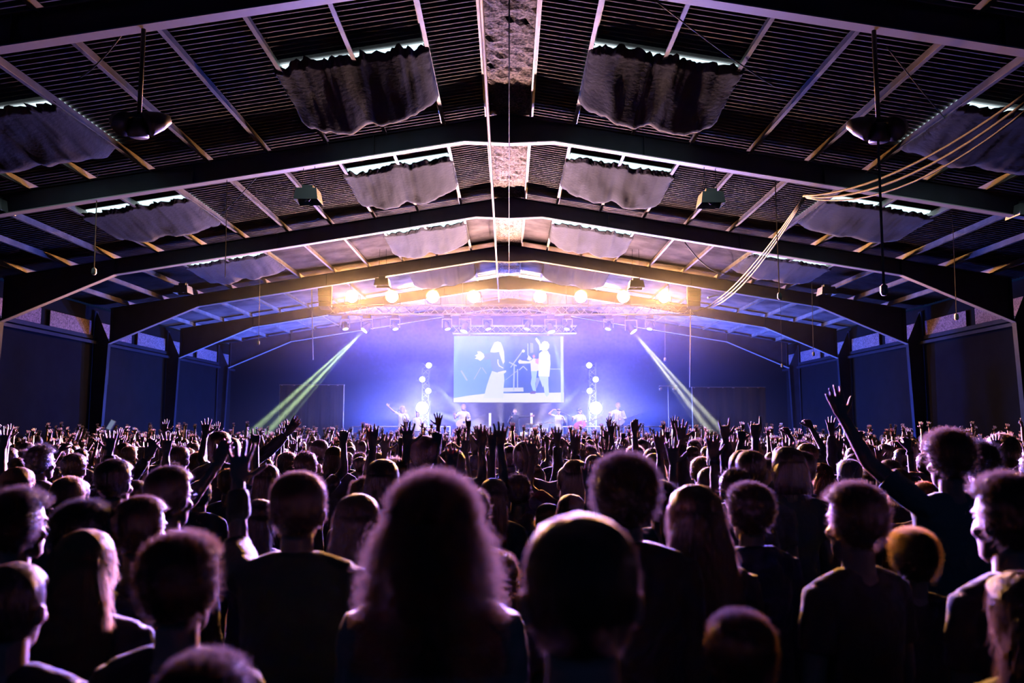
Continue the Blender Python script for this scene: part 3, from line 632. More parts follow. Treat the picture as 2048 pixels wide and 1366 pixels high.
# ================================================================ people
SKIN = [mat('skin_fair', (.62, .40, .31), .5, spec=.35), mat('skin_tan', (.45, .27, .19), .5, spec=.35), mat('skin_brown', (.22, .12, .08), .5, spec=.35)]
for m_ in SKIN:
    b_ = m_.node_tree.nodes['Principled BSDF']; b_.inputs['Subsurface Weight'].default_value = .12; b_.inputs['Subsurface Radius'].default_value = (.02, .006, .003); b_.inputs['Subsurface Scale'].default_value = .6
def hairmat(name, col, tr=.22):
    m = bpy.data.materials.new(name); m.use_nodes = True; nt = m.node_tree; b = nt.nodes['Principled BSDF']; out = nt.nodes['Material Output']
    b.inputs['Base Color'].default_value = (*col, 1); b.inputs['Roughness'].default_value = .38; b.inputs['Specular IOR Level'].default_value = .4
    tc = nt.nodes.new('ShaderNodeTexCoord'); mp = nt.nodes.new('ShaderNodeMapping'); mp.inputs['Scale'].default_value = (110, 110, 9); nz = nt.nodes.new('ShaderNodeTexNoise'); nz.inputs['Scale'].default_value = 1; nz.inputs['Detail'].default_value = 3
    nt.links.new(tc.outputs['Object'], mp.inputs[0]); nt.links.new(mp.outputs[0], nz.inputs['Vector']); bp = nt.nodes.new('ShaderNodeBump'); bp.inputs['Strength'].default_value = .9; bp.inputs['Distance'].default_value = .012
    nt.links.new(nz.outputs[0], bp.inputs['Height']); nt.links.new(bp.outputs[0], b.inputs['Normal'])
    t = nt.nodes.new('ShaderNodeBsdfTranslucent'); t.inputs[0].default_value = (*[min(1, c*1.6+.05) for c in col], 1); mx = nt.nodes.new('ShaderNodeMixShader'); mx.inputs[0].default_value = tr
    nt.links.new(b.outputs[0], mx.inputs[1]); nt.links.new(t.outputs[0], mx.inputs[2]); nt.links.new(mx.outputs[0], out.inputs[0]); return m
HAIR = {'black': hairmat('hair_black', (.03, .022, .02)), 'dark': hairmat('hair_dark_brown', (.08, .045, .03)), 'brown': hairmat('hair_brown', (.14, .075, .045)),
        'fair': hairmat('hair_fair', (.42, .26, .12), .4), 'red': hairmat('hair_ginger', (.48, .17, .06), .4), 'grey': hairmat('hair_grey', (.42, .4, .42))}
CL = {}
for n_, c_ in (('black', (.014, .014, .017)), ('navy', (.02, .03, .07)), ('charcoal', (.05, .05, .055)), ('grey', (.20, .21, .22)), ('sage', (.24, .30, .27)), ('olive', (.09, .11, .08)),
               ('cream', (.52, .47, .40)), ('white', (.70, .70, .72)), ('red', (.38, .04, .05)), ('denim', (.07, .11, .2)), ('tan', (.32, .21, .13)), ('teal', (.04, .15, .17)), ('maroon', (.14, .02, .04))):
    CL[n_] = mat('cloth_'+n_, c_, .85, bump=(40, .35), sheen=.25)

def remeshed(mb, vox, smooth_it=2, noise_amp=0, noise_sc=10):
    me = mb.mesh('tmp', []) if False else bpy.data.meshes.new('tmp')
    me.from_pydata(mb.v, [], mb.f); me.update()
    o = bpy.data.objects.new('tmp', me); COL.objects.link(o)
    r = o.modifiers.new('r', 'REMESH'); r.mode = 'VOXEL'; r.voxel_size = vox; r.adaptivity = 0
    if smooth_it: s_ = o.modifiers.new('s', 'SMOOTH'); s_.iterations = smooth_it; s_.factor = .5
    dg = bpy.context.evaluated_depsgraph_get(); dg.update(); e = o.evaluated_get(dg).to_mesh()
    n = len(e.vertices); co = np.empty(n*3); e.vertices.foreach_get('co', co); co = co.reshape(-1, 3)
    fs = [tuple(p.vertices) for p in e.polygons]
    o.evaluated_get(dg).to_mesh_clear(); bpy.data.objects.remove(o); bpy.data.meshes.remove(me)
    if noise_amp:
        for i in range(n):
            v = Vector(co[i]); k = mnoise.noise(v*noise_sc)*noise_amp+mnoise.noise(Vector((v.x*noise_sc*2, v.y*noise_sc*2, v.z*noise_sc*3.4)))*noise_amp*.5
            c_ = Vector((v.x, v.y, 0)); c_ = c_.normalized() if c_.length > .01 else Vector((0, 1, 0)); co[i] = v+c_*k
    return co, fs
def np_mesh(name, groups):
    """groups: list of (co, faces, material_index)"""
    vs = []; fs = []; ms = []; o = 0
    for co, f, mi in groups:
        vs += [tuple(c) for c in co]; fs += [tuple(i+o for i in q) for q in f]; ms += [mi]*len(f); o += len(co)
    me = bpy.data.meshes.new(name); me.from_pydata(vs, [], fs); me.polygons.foreach_set('material_index', ms); me.polygons.foreach_set('use_smooth', [True]*len(fs)); me.update(); return me

# ---- head: rings (z above chin, half width, front y, back y)
HR = [(-.012, .012, .070, .050), (0, .024, .082, .030), (.015, .040, .089, .0), (.04, .053, .089, -.035), (.07, .062, .087, -.065), (.10, .069, .089, -.088), (.13, .074, .086, -.100),
      (.16, .076, .087, -.104), (.19, .072, .080, -.097), (.212, .060, .062, -.078), (.227, .038, .036, -.046), (.234, .014, .010, -.018)]
HZ = 1.515                                                          # chin height on the standard 1.75 m figure
def head_mb(fine=True):
    mb = MB(); n = 20; vs = []
    for z, w_, yf, yb in HR:
        c = (yf+yb)/2; r = (yf-yb)/2
        for j in range(n):
            a = 2*math.pi*j/n; vs.append((w_*math.cos(a), c+r*math.sin(a), HZ+z))
    fs = [(i*n+j, i*n+(j+1) % n, (i+1)*n+(j+1) % n, (i+1)*n+j) for i in range(len(HR)-1) for j in range(n)]
    fs += [tuple(range(n))[::-1], tuple(range((len(HR)-1)*n, len(HR)*n))]
    mb.add(vs, fs)
    mb.sweep([(0, .086, HZ+.128), (0, .100, HZ+.105), (0, .108, HZ+.088), (0, .098, HZ+.080)], [(.008, .008), (.010, .012), (.015, .012), (.011, .006)], 8)
    mb.ell((0, .086, HZ+.055), (.024, .012, .009)); mb.ell((0, .084, HZ+.047), (.020, .012, .008)); mb.ell((0, .078, HZ+.012), (.020, .018, .015))
    for s in (-1, 1):
        mb.ell((s*.030, .080, HZ+.143), (.020, .010, .007)); mb.ell((s*.045, .060, HZ+.085), (.020, .022, .02))
        rot = Euler((R(-8), 0, R(-s*28))).to_matrix()
        mb.ell((s*.084, -.012, HZ+.107), (.009, .021, .033), rot=rot); mb.ell((s*.078, -.004, HZ+.090), (.010, .014, .02))
    mb.sweep([(0, -.018, HZ-.12), (0, -.012, HZ-.05), (0, -.015, HZ+.04)], [(.066, .060), (.056, .056), (.055, .055)], 14)
    return mb
HEAD = remeshed(head_mb(), .0085, 1)
HEADLO = remeshed(head_mb(), .019, 0)
def eyes():
    mb = MB()
    for s in (-1, 1): mb.ell((s*.030, .0745, HZ+.125), (.012, .011, .009), 8, 6)
    return np.array(mb.v), mb.f
EYES = eyes(); M['eye'] = mat('eye', (.5, .5, .5), .2)

# ---- hands: wrist at the origin, fingers along +z, palm towards +y, thumb to +x
def hand_mb(pose):
    mb = MB(); spread, curl, thumb = {'open': (.30, (.06,)*4, .9), 'splay': (.62, (.02,)*4, 1.15), 'soft': (.16, (.35, .42, .5, .55), .6), 'cup': (.22, (.7, .75, .8, .85), .7),
                                     'point': (.05, (.02, 1.75, 1.8, 1.8), .15), 'rock': (.3, (.05, 1.75, 1.75, .08), .9), 'fist': (0, (1.75,)*4, .1)}[pose]
    mb.sweep([(0, 0, -.03), (0, 0, 0), (0, .002, .03), (0, .003, .075), (0, .003, .09)], [(.024, .019), (.026, .018), (.036, .016), (.040, .014), (.036, .010)], 12, side=(1, 0, 0))
    for k in range(4):
        x = .030-.020*k; L = (.074, .082, .076, .060)[k]; a = spread*(1.5-k)*.33; c = curl[k]
        p = Vector((x, .003, .080-(0.004, 0, .002, .008)[k])); d = Vector((math.sin(a), 0, math.cos(a))); pts = [p]; ang = 0
        for q, fr in enumerate((.46, .30, .24)):
            ang += c*(.75, 1.0, .5)[q]*(1 if c > .1 else 1)
            p = p+Vector((d.x*math.cos(ang), math.sin(ang), d.z*math.cos(ang)))*L*fr; pts.append(p)
        mb.sweep([pts[0], pts[1], pts[2], pts[3]], [.0098, .0090, .0082, .0066], 8, side=(1, 0, 0))
    t0 = Vector((.022, .002, .018)); d1 = Vector((math.sin(thumb), .25, math.cos(thumb))).normalized(); t1 = t0+d1*.042; d2 = Vector((math.sin(thumb*.75), .3, math.cos(thumb*.75))).normalized(); t2 = t1+d2*.032; t3 = t2+d2*.022
    mb.sweep([t0, t1, t2, t3], [.015, .0115, .0098, .0075], 8)
    return mb
HANDS = {k: remeshed(hand_mb(k), .0052, 1) for k in ('open', 'splay', 'soft', 'cup', 'point', 'rock', 'fist')}
def place_hand(pose, s, W, dirv, facing=(0, 1, 0)):
    co, fs = HANDS[pose]; co = co.copy()
    if s > 0: co[:, 0] *= -1; fs = [f[::-1] for f in fs]
    z = Vector(dirv).normalized(); y = Vector(facing); y = (y-z*y.dot(z)).normalized(); x = y.cross(z)
    m_ = np.array([x, y, z]); return co @ m_*1.0+np.array(W), fs

# arm poses: (upper arm direction, forearm direction, hand direction, hand pose, palm facing) for the right side (x>0); mirrored for the left
ARMS = {
    'down':   ((.12, .02, -1), (.05, .22, -1), (0, .2, -1), 'soft', (-1, 0, 0)),
    'front':  ((.15, .35, -1), (-.25, .9, .25), (-.2, .8, .5), 'soft', (0, .2, -1)),
    'up':     ((.22, .16, 1), (-.04, .10, 1), (0, .02, 1), 'splay', (0, 1, 0)),
    'upwide': ((.70, .10, .80), (.28, .10, 1), (.15, 0, 1), 'open', (-.2, 1, 0)),
    'diag':   ((.95, .12, .62), (.75, .15, .75), (.6, .1, .9), 'open', (-.1, 1, 0)),
    'bent':   ((.55, .45, .10), (-.02, .25, 1), (.02, -.02, 1), 'open', (0, 1, 0)),
    'point':  ((.24, .2, 1), (-.02, .05, 1), (-.03, .0, 1), 'point', (-.5, 1, 0)),
    'rock':   ((.2, .25, 1), (.02, .1, 1), (.03, .0, 1), 'rock', (0, 1, 0)),
    'curl':   ((.35, .3, .85), (-.35, .35, .9), (-.2, .5, .8), 'cup', (0, .9, -.3)),
    'high':   ((.10, .20, 1), (.05, .06, 1), (.02, .0, 1), 'soft', (-.3, 1, 0)),
    'head':   ((1, .25, .45), (-.75, .1, .75), (-1, .1, .2), 'soft', (0, 0, -1)),
    'mic':    ((.35, .35, -.9), (-.35, .55, .8), (-.4, .4, .8), 'fist', (-.7, .5, 0)),
    'strum':  ((.35, .05, -1), (-.75, .7, .02), (-.9, .4, -.15), 'soft', (0, -.8, -.5)),
    'fret':   ((.55, .25, -.75), (.05, .9, .45), (-.2, .6, .6), 'cup', (-.4, -.6, .3)),
    'side':   ((1, .15, .02), (1, .2, .12), (1, .1, .1), 'open', (0, 1, -.4)),
}
def arm_joints(s, spec, wide=1.0):
    u, f, h, hp, fc = spec; u = Vector(u).normalized(); f = Vector(f).normalized(); h = Vector(h).normalized()
    lift = max(0, u.z); S = Vector((.178*wide-.035*lift, -.005, 1.40+.055*lift)); E = S+u*.285; W = E+f*.25
    mir = lambda v: Vector((v.x*s, v.y, v.z))
    return mir(S), mir(E), mir(W), mir(h), hp, mir(Vector(fc))
def body_mesh(name, la, ra, wide=1.0, lo=False, bare=False, neck_fwd=0, fine=False, tilt=0):
    mb = MB()
    mb.sweep([(0, 0, .88), (0, 0, .95), (0, 0, 1.08), (0, 0, 1.25), (0, -.005, 1.36), (0, -.01, 1.43), (0, -.012, 1.48)],
             [(.13, .09), (.155*wide, .105), (.13*wide, .09), (.155*wide, .11), (.165*wide, .095), (.10*wide, .07), (.055, .055)], 18, side=(1, 0, 0))
    mb.sweep([(-.15*wide, -.008, 1.405), (0, -.01, 1.425), (.15*wide, -.008, 1.405)], [(.055, .05), (.06, .06), (.055, .05)], 10)
    hands = []
    for s, nm in ((-1, la), (1, ra)):
        S, E, W, h, hp, fc = arm_joints(s, ARMS[nm] if isinstance(nm, str) else nm, wide)
        mb.capsule(S, E, .048*wide**.5, .040, 10); mb.capsule(E, W, .041, .027, 10)
        co, fs = place_hand(hp, s, W, h, fc); hands.append((co, fs, 0))
        hx = s*.088; mb.sweep([(hx, 0, .95), (hx*1.05, .012, .74), (s*.1, .015, .50), (s*.105, -.015, .34), (s*.108, -.02, .09), (s*.11, -.01, .03)], [.085, .075, .052, .052, .036, .036], 10)
        mb.sweep([(s*.11, -.055, .035), (s*.112, .02, .04), (s*.115, .12, .025), (s*.116, .165, .018)], [(.033, .034), (.040, .04), (.045, .024), (.028, .016)], 10)
    vox = .034 if lo else (.0125 if fine else .019)
    co, fs = remeshed(mb, vox, 0 if lo else 2)
    hd = HEADLO if lo else HEAD
    hc = hd[0].copy()
    if tilt: hc[:, 2] += 0
    g = [(co, fs, 0), (hc, hd[1], 0)]+([] if lo else hands+[(EYES[0], EYES[1], 1)])
    if lo:
        for c_, f_, i_ in hands:                                    # coarse hand for far figures: every finger still there
            g.append((c_, f_, 0))
    return np_mesh(name, g)
def top_mesh(name, la, ra, kind='tee', wide=1.0, female=False, vox=.019):
    mb = MB(); d = .014 if kind in ('tee', 'tank') else .024; hem = .82 if kind != 'tank' else .86
    mb.sweep([(0, 0, hem), (0, 0, .95), (0, 0, 1.10), (0, 0, 1.25), (0, -.005, 1.36), (0, -.008, 1.425), (0, -.01, 1.448)],
             [(.165*wide+d, .115+d), (.16*wide+d, .11+d), (.145*wide+d, .10+d), (.158*wide+d, .112+d), (.168*wide+d, .098+d), (.11*wide+d, .072+d), (.060+d, .052+d)], 20, side=(1, 0, 0))
    if kind != 'tank': mb.sweep([(-.165*wide, -.008, 1.395), (-.07, -.01, 1.425), (.07, -.01, 1.425), (.165*wide, -.008, 1.395)], [(.055+d, .05+d), (.05+d, .055+d), (.05+d, .055+d), (.055+d, .05+d)], 10)
    if kind == 'hoodie':
        mb.sweep([(-.085, .03, 1.445), (-.075, -.055, 1.465), (0, -.095, 1.455), (.075, -.055, 1.465), (.085, .03, 1.445)], [(.03, .03), (.04, .045), (.045, .06), (.04, .045), (.03, .03)], 10)
        mb.ell((0, -.105, 1.38), (.10, .05, .09))
    if kind == 'jacket': mb.sweep([(.0, .06, 1.465), (-.07, .01, 1.475), (-.055, -.06, 1.485), (.055, -.06, 1.485), (.07, .01, 1.475), (0, .06, 1.465)], [(.016, .026)]*6, 8)
    if kind == 'cream': mb.sweep([(-.08, .0, 1.46), (0, -.07, 1.47), (.08, .0, 1.46)], [.03]*3, 8)
    for s, nm in ((-1, la), (1, ra)):
        S, E, W, h, hp, fc = arm_joints(s, ARMS[nm] if isinstance(nm, str) else nm, wide)
        if kind == 'tee': mb.sweep([S-(E-S).normalized()*.03, S, S.lerp(E, .45), S.lerp(E, .62)], [.05, .060, .062, .064], 12)
        elif kind == 'tank': pass
        else:
            mb.sweep([S-(E-S).normalized()*.04, S, S.lerp(E, .5), E, E.lerp(W, .5), E.lerp(W, .88)], [.055, .064, .060, .058, .050, .040], 12)
            mb.ell(E, (.057,)*3, 10, 8)
    co, fs = remeshed(mb, vox, 2, .010 if kind in ('hoodie', 'jacket', 'cream') else .006, 13)
    return np_mesh(name, [(co, fs, 0)])
def trousers_mesh(name):
    mb = MB(); mb.sweep([(0, 0, .80), (0, 0, .87), (0, 0, .97), (0, 0, 1.0)], [(.14, .10), (.160, .112), (.150, .098), (.13, .09)], 16, side=(1, 0, 0))
    for s in (-1, 1): mb.sweep([(s*.088, 0, .93), (s*.092, .012, .74), (s*.1, .015, .50), (s*.105, -.012, .30), (s*.108, -.015, .08)], [.10, .09, .07, .066, .06], 12)
    co, fs = remeshed(mb, .026, 2, .006, 9); return np_mesh(name, [(co, fs, 0)])
TROUS = trousers_mesh('trousers')

# ---- hair
def hair_mesh(name, kind, strands=900, seed=1, wstrand=.0022, vox=None):
    """a cap over the scalp (+ a fall of hair) and a coat of fine strands"""
    rnd = random.Random(seed); C_ = Vector((0, -.008, HZ+.125)); mb = MB()
    th = {'short': .017, 'crop': .007, 'messy': .018, 'curly': .030, 'curlycap': .024, 'long': .022, 'wavy': .026, 'bob': .020, 'tail': .010, 'bun': .011, 'fringe': .024, 'afro': .075, 'sleek': .012}[kind]
    lumpy = {'curly': .030, 'curlycap': .020, 'messy': .013, 'afro': .02, 'wavy': .010}.get(kind, .004)
    def skull(d):
        """distance from C_ to the head surface along d (rings as ellipses)"""
        lo, hi = .01, .25
        for _ in range(16):
            mid = (lo+hi)/2; p = C_+d*mid; z = p.z-HZ
            if z > .234 or z < -.012: hi = mid; continue
            w_ = np.interp(z, [h[0] for h in HR], [h[1] for h in HR]); yf = np.interp(z, [h[0] for h in HR], [h[2] for h in HR]); yb = np.interp(z, [h[0] for h in HR], [h[3] for h in HR])
            c = (yf+yb)/2; r = (yf-yb)/2
            if (p.x/w_)**2+((p.y-c)/r)**2 > 1: hi = mid
            else: lo = mid
        return lo
    def cover(d, p):
        """1 where hair grows"""
        z = p.z-HZ; line = .185 if kind not in ('fringe', 'bob') else .15   # hairline over the face
        side_ = abs(p.x)/.075
        front = p.y-.02-(.02 if z > .19 else 0)+max(0, side_-.75)*.05
        nape = .035 if kind in ('short', 'messy', 'crop', 'curlycap', 'fringe') else .01
        if front > 0 and z < line: return 0.0
        if z < nape+max(0, (p.y+.05))*1.1: return 0.0
        return 1.0
    nu, nv = 32, 22; vs = []; rad = {}
    for i in range(nv+1):
        ph = math.pi*i/nv
        for j in range(nu):
            t_ = 2*math.pi*j/nu; d = Vector((math.sin(ph)*math.cos(t_), math.sin(ph)*math.sin(t_), math.cos(ph)))
            r = skull(d); p = C_+d*r; c = cover(d, p); k = th*c
            if kind in ('short', 'messy', 'fringe', 'crop'): k *= .55+.75*max(0, min(1, (p.z-HZ-.06)/.12))
            if c: k += lumpy*mnoise.noise(d*(9 if kind in ('curly', 'curlycap', 'afro') else 5)+Vector((seed, 0, 0)))
            k = k if c else -.02
            vs.append(C_+d*(r+k))
    fs = [(i*nu+j, (i+1)*nu+j, (i+1)*nu+(j+1) % nu, i*nu+(j+1) % nu) for i in range(nv) for j in range(nu)]
    mb.add(vs, fs)
    fall = None
    if kind in ('long', 'wavy', 'curly', 'bob'):
        zb, w0, w1, dep, yb = {'long': (1.22, .088, .105, .045, -.085), 'wavy': (1.27, .098, .150, .060, -.085), 'curly': (1.33, .092, .118, .080, -.055), 'bob': (1.49, .098, .105, .07, -.045)}[kind]
        n = 28; K = 10; vs = []
        for q in range(K+1):
            a = q/K; z = HZ+.17+(zb-HZ-.17)*a; ww = w0*(.80+.2*min(1, a*4))+(w1-w0)*a; dd = dep*(1.25-.25*a)*(1 if a < .9 else .6)
            if a > .93: ww *= .85
            for j in range(n):
                t_ = 2*math.pi*j/n; lump = 1+(lumpy*6)*mnoise.noise(Vector((math.cos(t_)*2.4, math.sin(t_)*2.4, z*14+seed)))
                vs.append((ww*math.cos(t_)*lump, yb+dd*math.sin(t_)*lump-.015*a*(1-a)*0, z))
        mb.add(vs, [(q*n+j, q*n+(j+1) % n, (q+1)*n+(j+1) % n, (q+1)*n+j) for q in range(K) for j in range(n)]+[tuple(range(n))[::-1], tuple(range(K*n, (K+1)*n))])
        fall = (zb, w0, w1, dep, yb)
    if kind == 'tail':
        mb.ell((0, -.115, HZ+.165), (.028, .03, .028), 10, 8); mb.sweep([(0, -.13, HZ+.165), (0, -.165, HZ+.12), (0, -.16, HZ+.02), (.01, -.13, HZ-.08), (.015, -.12, HZ-.13)], [.022, .034, .036, .026, .008], 10)
    if kind == 'bun': mb.ell((0, -.085, HZ+.235), (.050, .048, .042), 14, 10, fn=lambda d: 1+.1*mnoise.noise(d*6))
    groups = [(np.array([tuple(v) for v in mb.v]), mb.f, 0)]
    # strands
    sv = []; sf = []; L0 = {'short': .015, 'crop': .006, 'messy': .028, 'curly': .045, 'curlycap': .034, 'long': .05, 'wavy': .06, 'bob': .04, 'tail': .018, 'bun': .022, 'fringe': .035, 'afro': .03, 'sleek': .008}[kind]
    curl = kind in ('curly', 'curlycap', 'afro')
    for q in range(strands):
        if fall and rnd.random() < .55:
            zb, w0, w1, dep, yb = fall; a = rnd.random()**.8; t_ = rnd.uniform(math.pi*.92, math.pi*2.08); z = HZ+.17+(zb-HZ-.17)*a; ww = (w0+(w1-w0)*a)*(.80+.2*min(1, a*4))
            p = Vector(((ww+(rnd.uniform(0, .03) if curl else 0))*math.cos(t_), yb+dep*(1.25-.25*a)*math.sin(t_), z)); out = Vector((math.cos(t_), math.sin(t_)*.6, 0)).normalized()
            dr = (out*(.25 if not curl else 1.0)+Vector((0, 0, -1))*(1 if not curl else .3)).normalized(); L = L0*rnd.uniform(.8, 1.9)
        else:
            for _ in range(12):
                d = Vector((rnd.gauss(0, 1), rnd.gauss(0, 1), rnd.gauss(0, 1)+.7)).normalized(); r = skull(d); p = C_+d*r
                if cover(d, p): break
            else: continue
            k = th*.8; p = C_+d*(r+k*rnd.uniform(.6, 1.25)); out = d
            g_ = Vector((0, -.3, -1)) if kind in ('long', 'wavy', 'bob', 'tail', 'bun', 'sleek') else Vector((rnd.uniform(-.6, .6), rnd.uniform(-.6, .6), .3))
            dr = (out*(.30 if kind in ('long', 'bob', 'tail', 'bun', 'sleek', 'wavy') else 1.0)+g_*(.9 if not curl else .35)).normalized(); L = L0*rnd.uniform(.5, 1.2)
        sidev = dr.cross(Vector((0, 1, 0))); sidev = sidev.normalized() if sidev.length > .1 else Vector((1, 0, 0))
        seg = 4 if curl else 2; b0 = len(sv); ph = rnd.uniform(0, 6.3); cur = p.copy(); v2 = dr.cross(sidev)
        for i in range(seg+1):
            wv = wstrand*(1-.6*i/seg)
            off = (sidev*math.cos(ph+i*2.2)+v2*math.sin(ph+i*2.2))*(.010 if curl else .002*i)
            c_ = cur+off; sv += [tuple(c_-sidev*wv/2), tuple(c_+sidev*wv/2)]; cur = cur+(dr+Vector((rnd.uniform(-.2, .2), rnd.uniform(-.2, .2), rnd.uniform(-.2, .2)))).normalized()*L/seg
        sf += [(b0+2*i, b0+2*i+1, b0+2*i+3, b0+2*i+2) for i in range(seg)]
    if sv: groups.append((np.array(sv), sf, 0))
    return np_mesh(name, groups)
HM = {}
def hair(kind, strands=500, seed=1, w_=.0024):
    k = (kind, strands, seed)
    if k not in HM: HM[k] = hair_mesh('hair', kind, strands, seed, w_)
    return HM[k]
BM = {}; TM = {}
def get_body(la, ra, wide=1.0, fine=False):
    k = (str(la), str(ra), wide, fine)
    if k not in BM: BM[k] = body_mesh('body', la, ra, wide, fine=fine)
    return BM[k]
def get_top(la, ra, kind, wide=1.0, vox=.019):
    k = (str(la), str(ra), kind, wide, vox)
    if k not in TM: TM[k] = top_mesh('top', la, ra, kind, wide, vox=vox)
    return TM[k]
def setmat(o, *ms):
    for i, m_ in enumerate(ms):
        if i >= len(o.data.materials): o.data.materials.append(None)
        o.material_slots[i].link = 'OBJECT'; o.material_slots[i].material = m_
def person(loc, scale, label, la='down', ra='down', kind='tee', color='black', hk='short', hc='dark', skin=0, yaw=0, wide=1.0, group=None, strands=500, fine=False, seed=1, trous='navy', head_yaw=0, ws=.0024):
    t = empty('person', loc, R(yaw)); t.scale = (scale,)*3
    tag(t, label, 'person', group)
    b = bpy.data.objects.new('body', get_body(la, ra, wide, fine)); link(b, t); setmat(b, SKIN[skin], M['eye'])
    tp = bpy.data.objects.new({'tee': 't_shirt', 'tank': 'tank_top', 'hoodie': 'hoodie', 'jacket': 'jacket', 'cream': 'jumper'}[kind], get_top(la, ra, kind, wide, .012 if fine else .019)); link(tp, t); setmat(tp, CL[color])
    h = bpy.data.objects.new('hair', hair(hk, strands, seed, ws)); link(h, t); setmat(h, HAIR[hc])
    tr = bpy.data.objects.new('trousers', TROUS); link(tr, t); setmat(tr, CL[trous])
    return t
TOPH = 1.765
def at_px(u, vtop, wpx, headw=.172, rel=None, **kw):
    """stand a person so that the top of the head is at (u, vtop) and the head is wpx wide"""
    # scale s and distance Y solve: headw*s/Y = wpx/F', s*TOPH = EYE + elev*Y
    q = P(u, vtop, 1.0); el = q.z-EYE; Fy = F/math.cos(TH)
    Y = EYE/(wpx*TOPH/(headw*Fy)-el); s = wpx*Y/(headw*Fy)
    s2 = min(max(s, .80), 1.10)
    if s2 != s:                                                     # keep people human sized
        Y = (s2*TOPH-EYE)/el if abs(el) > .02 and (s2*TOPH-EYE)/el > 0 else headw*s2*Fy/wpx; s = s2
    return Vector((q.x*Y, Y+.0, 0)), s

ARMS.update({
    'bentfar': ((.50, .50, .34), (-.10, .16, 1), (.02, .02, 1), 'splay', (.1, 1, 0)),
    'bentlow': ((.40, .75, -.12), (.02, .22, 1), (.05, -.03, 1), 'open', (0, 1, 0)),
    'claw':    ((.36, .5, .45), (-.05, .10, 1), (.0, .25, 1), 'cup', (0, 1, -.2)),
    'bigreach': ((.42, .50, .58), (.34, .20, .80), (.26, .1, .95), 'open', (-.3, 1, 0)),
    'sleeve':  ((.42, .95, .22), (.08, .16, 1), (.0, .1, 1), 'splay', (0, 1, 0)),
    'pointlow': ((.20, .55, .45), (-.02, .05, 1), (-.03, .0, 1), 'point', (-.5, 1, 0)),
    'lean':    ((.85, .25, .38), (.62, .2, .95), (.3, .1, 1), 'soft', (0, 1, 0)),
    'fore':    ((.25, .80, -.35), (-.18, .55, .80), (-.1, .3, 1), 'soft', (0, 1, 0)),
})
PLACED = []                                                         # (x, y) of everybody placed by hand
def extras(t, label, la, ra):
    """small worn things the photo shows: wristbands, glasses, an ear stud"""
    if 'wristband' in label:
        s = 1 if ra != 'down' else -1; S, E, W, h, hp, fc = arm_joints(s, ARMS[ra if s > 0 else la]); d = (W-E).normalized()
        MB().sweep([W-d*.045, W-d*.02], [.033, .031], 12, caps=False).build('wristband', CL['black'], t, True)
    if 'glasses' in label:
        mb = MB()
        for s in (-1, 1):
            ring = [(s*.031+.022*math.cos(q*math.pi/6), .098, HZ+.125+.018*math.sin(q*math.pi/6)) for q in range(13)]
            mb.sweep(ring, [.002]*13, 5); mb.sweep([(s*.053, .098, HZ+.13), (s*.082, .05, HZ+.13), (s*.086, -.015, HZ+.12)], [.002]*3, 5)
        mb.build('glasses', M['black'], t)
    if 'stud' in label: MB().ell((-.088, -.006, HZ+.082), (.005,)*3, 8, 6).build('ear_stud', M['white'], t, True)
def who(u, v, wpx, label, headw=.172, **kw):
    loc, s = at_px(u, v, wpx, headw); PLACED.append((loc.x, loc.y, .38)); t = person(loc, s, label, **kw)
    extras(t, label, kw.get('la', 'down'), kw.get('ra', 'down')); return t
H = dict(strands=4200, fine=True, ws=.0017)
# ---- nearest row
who(1160, 1022, 205, 'nearest woman at the bottom centre, smooth centre-parted hair, bare shoulders', .160, kind='tank', color='tan', hk='sleek', hc='brown', skin=0, seed=3, strands=6000, fine=True, ws=.0010)
who(868, 975, 216, 'woman with a huge mass of curly hair and a pale jumper', .290, kind='cream', color='cream', hk='curly', hc='brown', seed=5, strands=15000, fine=True, ws=.0013)
who(600, 947, 100, 'man in a high-collared dark jacket with his left sleeve raised, short brown hair', .176, la='sleeve', kind='jacket', color='olive', hk='short', hc='brown', seed=6, wide=1.05, **H)
who(716, 990, 92, 'woman with long straight dark hair between the jacketed man and the curly-haired woman', .205, kind='tee', color='black', hk='long', hc='dark', seed=7, **H)
who(1249, 922, 112, 'man with a curly mop of hair in a black collared shirt, right of centre', .190, kind='jacket', color='black', hk='curlycap', hc='dark', seed=8, wide=1.05, **H)
who(1388, 975, 112, 'woman with long wavy hair spreading over a pale top', .215, kind='cream', color='charcoal', hk='wavy', hc='brown', seed=9, **H)
who(1704, 973, 104, 'man turned to his left with tousled hair, in a black t-shirt', .185, kind='tee', color='black', hk='messy', hc='brown', seed=10, yaw=24, **H)
who(1497, 972, 78, 'man with short hair and a pale stud in his ear, in a navy hoodie', .178, kind='hoodie', color='navy', hk='messy', hc='dark', seed=11, yaw=12, **H)
who(2008, 955, 122, 'man cut by the right edge, face turned left, tousled hair, black t-shirt', .185, kind='tee', color='black', hk='messy', hc='brown', seed=12, yaw=20, **H)
who(1893, 868, 84, 'big man in a pale t-shirt reaching his bare left arm high to the side', .203, la='bigreach', kind='tee', color='sage', hk='fringe', hc='brown', seed=13, yaw=14, wide=1.16, **H)
who(172, 1062, 118, 'woman with long fair hair glowing orange down her right side', .205, kind='tee', color='black', hk='long', hc='fair', seed=14, yaw=16, **H)
who(368, 1076, 138, 'short person with tousled hair edged in orange, black top', .185, kind='tee', color='black', hk='messy', hc='brown', seed=15, yaw=-10, **H)
who(415, 1318, 165, 'very short person whose violet-lit hair just shows at the bottom edge', .185, kind='tee', color='black', hk='messy', hc='dark', seed=16, **H)
who(287, 995, 88, 'man with short hair lit orange on its right side, behind the fair-haired woman', .176, kind='tee', color='black', hk='short', hc='brown', seed=17, yaw=-22, **H)
